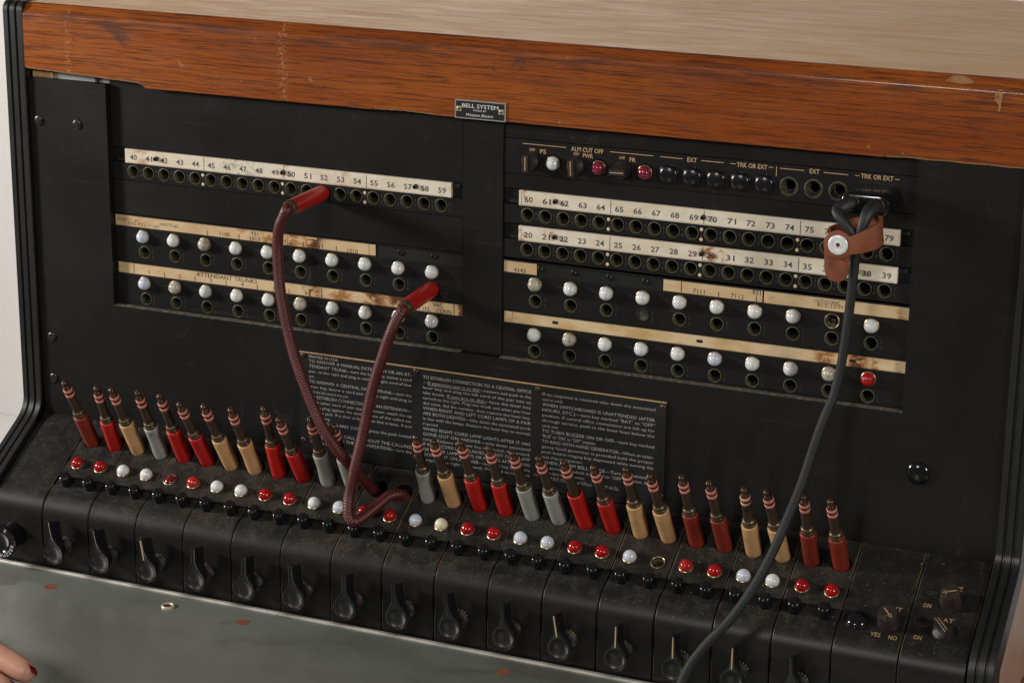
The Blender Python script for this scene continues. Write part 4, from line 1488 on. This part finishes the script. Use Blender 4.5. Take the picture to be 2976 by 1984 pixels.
word = {DR: 'dull brick red', RD: 'bright red', TN: 'tan', GR: 'pale grey'}
ordn = ['first', 'second', 'third', 'fourth', 'fifth', 'sixth', 'seventh', 'eighth', 'ninth', 'tenth', 'eleventh', 'twelfth', 'thirteenth', 'fourteenth',
        'fifteenth', 'sixteenth', 'seventeenth', 'eighteenth', 'nineteenth', 'twentieth', 'twenty-first', 'twenty-second', 'twenty-third', 'twenty-fourth',
        'twenty-fifth', 'twenty-sixth', 'twenty-seventh', 'twenty-eighth']


def handle_mesh(m, long=False, waist=False):
    q = MB()
    top = 31.5 if long else 28.0
    w_ = 0.45 if waist else 0.0
    pr = [(4.6, -14), (5.3, -13), (5.5, -8), (5.5, 6), (5.5 - w_, 15), (5.45 - w_ * 0.6, 21), (5.45, top - 1.2), (5.25, top - 0.35), (4.75, top), (4.3, top - 0.1), (4.2, top - 3)]
    q.lathe(pr, 30, 0, cap0=True, cap1=True)
    return q.build('handle', m, mesh_only=True, smooth=50)


HND = {}
q = MB(); q.lathe([(4.2, 26), (4.4, 28.2), (4.45, 29.8), (4.15, 30.1), (4.15, 30.6), (4.4, 30.9), (4.35, 32.2), (4.05, 32.7), (3.4, 33.0), (3.25, 33.4)], 28, cap1=True)
COLLAR = q.build('collar', 'collar_brass', mesh_only=True, smooth=45)
q = MB(); q.lathe([(3.2, 26), (3.2, 48.9), (3.05, 49.0)], 24, cap1=True)
SHAFT = q.build('shaft', 'bronze_dark', mesh_only=True)
q = MB(); q.lathe([(3.0, 0), (3.35, 0.25), (3.42, 1.2), (3.35, 2.25), (3.0, 2.5)], 24, cap1=True)
RING = q.build('insulating_ring', 'pink_ring', mesh_only=True, smooth=60)
RING_C = RING.copy(); RING_C.materials.clear(); RING_C.materials.append(MATS['cream_ring'])
q = MB(); q.lathe([(3.1, 51.3), (3.1, 53.6)], 24, cap1=True)
SLV = q.build('ring_contact', 'bronze_dark', mesh_only=True)
q = MB()
q.lathe([(3.0, 55.9), (2.95, 57.0), (2.2, 59.0), (1.75, 59.7), (1.75, 60.1), (2.15, 60.6), (2.35, 61.5), (2.15, 62.5), (1.5, 63.2), (0, 63.45)], 24, cap1=False)
TIP = q.build('tip', 'tip_bronze', mesh_only=True, smooth=60)
cnt = 0
for i in range(30):
    if plug_col[i] is None:
        continue
    m = plug_col[i]
    lbl = '%s cord plug standing upright, %s from the left in the row' % (word[m], ordn[cnt])
    if i == 0:
        lbl = 'dull brick red cord plug standing at the left end of the row'
    if i == 29:
        lbl = 'dull brick red cord plug standing at the right end of the row'
    if i == 20:
        lbl = 'tall bright red plug whose handle hides the collar, nineteenth from the left'
    if i == 26:
        lbl = 'tan cord plug with cream instead of pink rings, %s from left' % ordn[cnt]
    cnt += 1
    ax_x, ax_s = axes[i]
    d = (Vector((1, 0, 0)) * ax_x + UV_ * ax_s + NV * sqrt(max(0, 1 - ax_x ** 2 - ax_s ** 2))).normalized()
    xh = P0 + PM * (i // 2) + (9.9 if i % 2 == 0 else 29.3)
    root = thing('cord_plug', lbl, 'plug', S(xh, 20.3, random.Random(i * 13).uniform(-0.9, 0.7)), None, 'cord plugs standing in the key shelf')
    root.rotation_mode = 'QUATERNION'
    root.rotation_quaternion = Vector((0, 0, 1)).rotation_difference(d) @ Matrix.Rotation(i * 2.4, 3, 'Z').to_quaternion()
    waist = i in (3, 7, 10, 14)
    key = (m, i == 20, waist)
    if key not in HND:
        HND[key] = handle_mesh(*key)
    inst('handle', HND[key], root, local=True)
    if i != 20:
        inst('collar', COLLAR, root, local=True)
    inst('shaft', SHAFT, root, local=True)
    rg = RING_C if i == 26 else RING
    inst('insulating_ring', rg, root, (0, 0, 49.0), local=True)
    inst('ring_contact', SLV, root, local=True)
    inst('insulating_ring', rg, root, (0, 0, 53.5), local=True)
    inst('tip', TIP, root, local=True)

# ------------------------------------------------------------------ patch cords
def spline(pts, per=8):
    P_ = [Vector(p) for p in pts]
    P_ = [P_[0] * 2 - P_[1]] + P_ + [P_[-1] * 2 - P_[-2]]
    out = []
    for i in range(1, len(P_) - 2):
        a, b_, c_, d_ = P_[i - 1], P_[i], P_[i + 1], P_[i + 2]
        for k in range(per):
            t_ = k / per
            out.append(0.5 * ((2 * b_) + (c_ - a) * t_ + (2 * a - 5 * b_ + 4 * c_ - d_) * t_ ** 2 + (3 * b_ - a - 3 * c_ + d_) * t_ ** 3))
    out.append(P_[-2])
    return out


def plug_in_jack(root, x, z, yend, droop):
    q = MB()
    ax0 = Vector((x, 0.6, z)); ax1 = Vector((x, yend, z + droop))
    n_ = 14
    pts = [ax0 + (ax1 - ax0) * i / n_ for i in range(n_ + 1)]
    q.tube(pts, lambda f: 4.4 if f == 0 else (5.2 if f < 0.05 else 5.55 - 0.15 * f), 28)
    h = q.build('handle', 'plug_red', root, smooth=45)
    q = MB()
    a, c_ = ax1 - (ax1 - ax0) * 0.01, ax1 + (ax1 - ax0).normalized() * 4.2
    q.tube([a, a + (c_ - a) * 0.3, a + (c_ - a) * 0.8, c_], lambda f: (5.35, 5.3, 5.0, 4.3)[int(round(f * 3))], 26)
    q.build('ferrule', 'collar_brass', root, smooth=45)
    return c_


pc1 = thing('patch_cord', 'maroon braided patch cord whose red plug sits in the jack under number 52', 'patch cord', (-120.3, 0, 0), None, 'plugged in patch cords')
e = plug_in_jack(pc1, -120.3, 0.0, -46.5, -0.6)
pts = [e + Vector((0, 3, 0.2)), e + Vector((-0.2, -1.5, -0.6)), (-122.8, -52.6, -6.2), (-126.2, -52.0, -13.5), (-128.7, -50.6, -25.0), (-128.6, -50.2, -45.3), (-126.1, -51.0, -64.8), (-118.5, -53.0, -94.1), (-108.3, -56.0, -118.0), (-93.0, -59.5, -145.6), (-82.7, -57.5, -161.9), (-75.2, -47.0, -179.3), (-70.2, -33.5, -195.3), (-69.0, -25.5, -203.5), (-68.5, -20, -213)]
q = MB(); q.tube(spline(pts, 9), 3.75, 24, vper=2.1)
q.build('cord', 'cord_maroon', pc1, smooth=60)

pc2 = thing('patch_cord', 'maroon patch cord plugged in under a white lamp, looping down over the push buttons', 'patch cord', (-37.5, 0, -58.6), None, 'plugged in patch cords')
e = plug_in_jack(pc2, -37.5, -58.6, -42.0, -2.4)
pts = [e + Vector((0, 3, 0.2)), e + Vector((-0.2, -1.2, -1.0)), (-40.4, -50.5, -68.0), (-43.4, -52.5, -76.0), (-48.6, -53, -90.7), (-57.0, -53.5, -117.3), (-63.3, -55, -148.3), (-67.8, -58, -171.0), (-71.8, -59.5, -192.0), (-71.6, -62.5, -203.5), (-68.8, -63.8, -209.2), (-65.0, -62.5, -209.8), (-60.9, -55.2, -206.8), (-57.0, -46.0, -202.8), (-53.2, -37.2, -199.0), (-48.7, -30.2, -199.0), (-46.2, -25.2, -203.2), (-45.2, -21.5, -212)]
q = MB(); q.tube(spline(pts, 9), 3.75, 24, vper=2.1)
q.build('cord', 'cord_maroon', pc2, smooth=60)

# ------------------------------------------------------------------ headset cord with twin plug
hc = thing('headset_cord', 'charcoal braided cord with black twin plug in the top right jacks, hanging to the desk', 'headset cord', (263.5, 0, 36.5))
q = MB()


def stad(hw, hh, y, cx_=263.7, cz_=36.3):
    out = []
    for i in range(36):
        a = 2 * pi * i / 36
        out.append((cx_ + (hw - hh) * (1 if cos(a) > 0 else -1) + hh * cos(a), y, cz_ + hh * sin(a)))
    return out


q.loops([stad(15.6, 7.0, -0.5), stad(15.8, 7.2, -2), stad(15.6, 7.0, -20), stad(15.4, 6.8, -26), stad(14.9, 6.3, -27.8), stad(14.0, 5.4, -28.4), stad(11, 2.4, -28.4), stad(8.7, 0.1, -28.4)], 0, cap1=True)
q.build('plug_body', 'bakelite', hc, smooth=40)
lt = MB()
for tx, x, w_ in (('TRK', 257.5, 6.5), ('OR EXT', 267.0, 9.5)):
    text(lt, tx, lambda u, v, h: (u, -9.0 + v * -1.0, 43.62), x, 0, 2.4, width=w_)
lt.build('lettering', 'print_faint', hc, smooth=0)
for xh, knee in ((255.6, [(253.6, -32.5, 36.4), (250.0, -37.5, 34.0), (251.6, -40.5, 30.6), (256.6, -41.6, 25.4), (260.8, -40.5, 19.5), (262.2, -38.5, 13)]),
                 (271.0, [(270.2, -32.5, 36.4), (268.4, -37.6, 34.2), (267.0, -40.2, 29.6), (265.8, -41.0, 24.4), (264.6, -40.0, 18.5), (264.0, -38.0, 13)])):
    q = MB()
    path = spline([(xh, -26, 36.3), (xh, -29.5, 36.6)] + knee, 7)
    view = Vector((0.30, -0.90, 0.30)).normalized()
    L = []
    for i_, p_ in enumerate(path):
        f_ = i_ / (len(path) - 1)
        tg = (path[min(i_ + 1, len(path) - 1)] - path[max(i_ - 1, 0)]).normalized()
        a1 = tg.cross(view).normalized()
        a2 = a1.cross(tg).normalized()
        w1 = 4.4 + 0.5 * sin(pi * min(1, f_ * 1.6)) - 1.9 * f_
        w2 = 4.2 - 2.0 * min(1, f_ * 2.2) + 0.6 * f_
        L.append([p_ + a1 * w1 * cos(2 * pi * k_ / 22) * (1 + 0.05 * sin(9 * f_ + 2 * k_)) + a2 * w2 * sin(2 * pi * k_ / 22) for k_ in range(22)])
    q.loops(L, 0, True, True)
    q.build('cord_leg', 'cord_sleeve', hc, smooth=60)
    q = MB(); q.lathe([(4.9, 28.2), (5.0, 28.9), (4.6, 29.3), (4.2, 29.0)], 26, 0, (xh, 0, 36.4), ax='y', cap1=False)
    q.build('grommet', 'bronze_dark', hc)
pts = [(263.0, -36.2, 18), (261.6, -34, 8.0), (260.6, -32.5, -2), (259.4, -31.0, -18.7), (257.7, -30.0, -42.7), (255.3, -30.0, -66.5), (252.6, -33.0, -85.1), (249.7, -37.5, -95.4), (247.3, -44.0, -106.4), (245.6, -53.0, -118.4), (243.4, -66.0, -135.0), (239.7, -78.5, -151.8), (233.7, -92.0, -173.5), (224.8, -103.0, -195.0), (214.1, -111.0, -213.2), (203.5, -116.5, -226.5), (194.0, -121.0, -241.5), (189.0, -125.0, -255.5), (184, -132, -270), (176, -146, -276.8), (160, -170, -277.4), (150, -210, -277.4), (170, -250, -277.4), (215, -300, -277.4)]
q = MB(); q.tube(spline(pts, 8), 3.0, 20, vper=1.8)
q.build('cord', 'cord_black', hc, smooth=60)

# ------------------------------------------------------------------ leather strap
ls = thing('leather_strap', 'brown leather strap with silver snap wrapped round the charcoal cord', 'strap', (258, -38, 12))


def ribbon(path, half, thick):
    """path: (x,y,z,tilt) centre line; vertical half width may vary"""
    q_ = MB()
    P_ = spline([p[:3] for p in path], 8)
    hw = spline([(p[3], p[4], 0) for p in path], 8)
    L = []
    for i, p in enumerate(P_):
        tg = (P_[min(i + 1, len(P_) - 1)] - P_[max(i - 1, 0)]).normalized()
        up = Vector((-0.10, 0, 1))
        up = (up - tg * up.dot(tg)).normalized()
        nn = tg.cross(up)
        a_, c_ = hw[i].x, hw[i].y
        L.append([p + up * a_ + nn * thick, p + up * (a_ - 0.5) + nn * (thick + 0.25), p - up * (c_ - 0.5) + nn * (thick + 0.25), p - up * c_ + nn * thick, p - up * c_ - nn * thick, p + up * a_ - nn * thick])
    q_.loops(L, 0, True, True)
    return q_


rb = ribbon([(252.5, -42.6, 13.6, 7.5, 7.5), (259, -43.3, 14.2, 5.2, 5.8), (266, -43.3, 16.0, 6.2, 6.0), (272.5, -40.8, 18.6, 7.4, 6.4), (276.0, -36.0, 21.0, 7.8, 6.6), (275.0, -30.5, 23.0, 7.8, 6.8), (269, -27.2, 23.0, 7.5, 7.0), (260, -27.0, 20.5, 7.2, 7), (251, -29.5, 17.5, 6.8, 6.8), (246.0, -34.0, 15.8, 6.6, 7), (246.2, -38.6, 15.0, 6.6, 7.5)], 6, 0.85)
rb.build('band', 'leather', ls, smooth=50)


def plate2d(outline, y0, y1, bow=0.0):
    q_ = MB()
    cx_ = sum(p[0] for p in outline) / len(outline); cz_ = sum(p[1] for p in outline) / len(outline)
    def lp(y, s_):
        return [(cx_ + (x - cx_) * s_, y + bow * ((z - 14) / 24.0) ** 2, cz_ + (z - cz_) * s_) for x, z in outline]
    q_.loops([lp(y1, 0.4), lp(y1, 0.97), lp(y1 - 0.2, 1.0), lp(y0 + 0.25, 1.0), lp(y0, 0.97), lp(y0, 0.6), lp(y0, 0.2)], 0, True, True)
    return q_


head = [(252.6 + 9.0 * cos(radians(a)), 13.6 + 9.0 * sin(radians(a))) for a in range(0, 360, 9)]
plate2d(head, -44.0, -42.0).build('head', 'leather', ls, smooth=50)
tong = []
for a in range(0, 181, 10):
    tong.append((251.6 + 7.9 * cos(radians(a)), 13.0 + 7.0 * sin(radians(a))))
for z in (8, 3, -1):
    tong.append((243.8 + (0.25 * (8 - z) / 9), z))
for a in range(180, 361, 12):
    tong.append((251.9 + 7.5 * cos(radians(a)), -2.6 + 7.6 * sin(radians(a))))
for z in (-1, 3, 8):
    tong.append((259.4, z))
plate2d(tong, -41.9, -40.2, 0.8).build('tongue', 'leather', ls, smooth=50)
q = MB()
q.lathe([(6.2, 0.0), (6.2, 0.5), (5.9, 0.9), (5.1, 1.15), (3.5, 0.95), (2.3, 0.75), (2.0, 1.2), (1.7, 1.25), (1.4, 0.9), (1.3, -0.4)], 40, 0, cap1=False)
q.lathe([(1.3, -0.4), (0, -0.4)], 20, 1, cap1=False)
q.build('snap', ['snap_silver', 'screw_bronze'], ls, (252.7, -44.0, 13.8), PANEL_ROT)

# ------------------------------------------------------------------ hand at the lower left
hz = DZ
HSH = (0, 0, 0)
verts, edges, rad = [], [], []


def chain(start, pts):
    prev = start
    for (x, y, z, r) in pts:
        verts.append((x * K, y * K, (z + hz) * K)); rad.append(r)
        if prev is not None:
            edges.append((prev, len(verts) - 1))
        prev = len(verts) - 1
    return prev


root_i = chain(None, [(-345, -256, 26, 25)])
wr = chain(root_i, [(-372, -256, 28, 23), (-400, -257, 30, 22), (-460, -258, 38, 27), (-520, -260, 46, 31)])
k1 = chain(root_i, [(-322, -240, 28, 14), (-300, -239, 30, 11), (-280, -241, 30, 9.9), (-258, -244, 26, 9.6), (-240, -247, 21, 9.4), (-226, -249, 17.6, 9.3), (-212, -251.5, 15, 8.9), (-203, -253, 13.6, 7.6), (-197.5, -254, 12.9, 5.0)])
k2 = chain(root_i, [(-318, -255, 27, 14), (-298, -258, 28, 11), (-276, -261, 26, 10), (-254, -264, 20, 9.7), (-236, -266.5, 14, 9.3), (-221, -268.5, 10, 9.0), (-209, -270.5, 9, 8.0), (-201, -272, 8.4, 5.4)])
k3 = chain(root_i, [(-320, -269, 26, 13), (-300, -277, 25, 10.5), (-280, -281, 24, 9.4), (-259, -284, 19, 9.2), (-241, -287, 13, 8.7), (-228, -289.5, 9.5, 7.8), (-219, -291, 8, 5)])
k4 = chain(root_i, [(-326, -280, 22, 12), (-308, -292, 20, 9.4), (-291, -299, 19, 8.2), (-274, -303, 15, 7.9), (-260, -306, 10.5, 7.4), (-250, -308, 8, 6.5), (-244, -309, 7, 4.2)])
k5 = chain(root_i, [(-340, -236, 20, 14), (-328, -222, 17, 11.5), (-312, -214, 14, 10.2), (-297, -211, 11.5, 9.0), (-287, -210, 9.8, 7.2), (-282, -210, 9, 4.6)])
me = bpy.data.meshes.new('hand')
me.from_pydata(verts, edges, [])
me.materials.append(MATS['skin'])
hand = bpy.data.objects.new('hand', me)
COL.objects.link(hand)
place(hand, None, HSH)
sk = hand.modifiers.new('skin', 'SKIN')
sk.use_smooth_shade = True
sk.branch_smoothing = 0.6
layer = me.skin_vertices[0].data if me.skin_vertices else None
if layer is None:
    import bmesh
    bm = bmesh.new(); bm.from_mesh(me)
    bm.verts.layers.skin.verify()
    bm.to_mesh(me); bm.free()
    layer = me.skin_vertices[0].data
for i, r in enumerate(rad):
    layer[i].radius = (r * K, r * K)
    layer[i].use_root = (i == 0)
sb = hand.modifiers.new('subsurf', 'SUBSURF')
sb.levels = 2
sb.render_levels = 3
tag(hand, 'hand with red painted fingernails resting on the metal writing shelf', 'hand')


def nail(p, d, up, w_, l_):
    d = Vector(d).normalized()
    up = Vector(up); up = (up - d * up.dot(d)).normalized()
    sd = d.cross(up)
    q_ = MB()
    L = []
    for i in range(9):
        f = i / 8
        ww = w_ * sqrt(max(0.02, 1 - (2 * f - 1) ** 6 * 0.85))
        row = []
        for j in range(9):
            g_ = (j / 8 - 0.5) * 2
            row.append(Vector(p) + d * (l_ * (f - 0.5)) + sd * (ww * g_) + up * (-0.42 * w_ * g_ * g_ - 0.10 * l_ * (f - 0.35) ** 2 * 4))
        L.append(row)
    q_.loops(L, 0, closed=False)
    L2 = [[p_ - up * 0.7 for p_ in row] for row in L]
    q_.loops([list(reversed(r_)) for r_ in L2], 0, closed=False)
    for a_, c_ in ((L[0], L2[0]), (L[-1], L2[-1])):
        q_.loops([a_, c_], 0, closed=False)
    q_.loops([[r_[0] for r_ in L], [r_[0] for r_ in L2]], 0, closed=False)
    q_.loops([[r_[-1] for r_ in L], [r_[-1] for r_ in L2]], 0, closed=False)
    q_.build('fingernail', 'nail_red', hand, HSH, smooth=60)


nail((-200.6, -248.6, hz + 17.4), (0.92, -0.25, -0.33), (0.28, 0.74, 0.61), 4.8, 12)
nail((-204.0, -264.6, hz + 10.4), (0.95, -0.18, -0.2), (0.2, 0.95, 0.2), 4.4, 12)
nail((-226.0, -287.0, hz + 15.6), (0.92, -0.2, -0.35), (0.3, 0.3, 0.85), 5.0, 13)
nail((-251.0, -306.5, hz + 13.6), (0.92, -0.2, -0.25), (0.25, 0.3, 0.9), 4.2, 11)
nail((-289.0, -208.5, hz + 17.8), (0.95, 0.05, -0.2), (0.2, 0.3, 0.95), 5.2, 13)
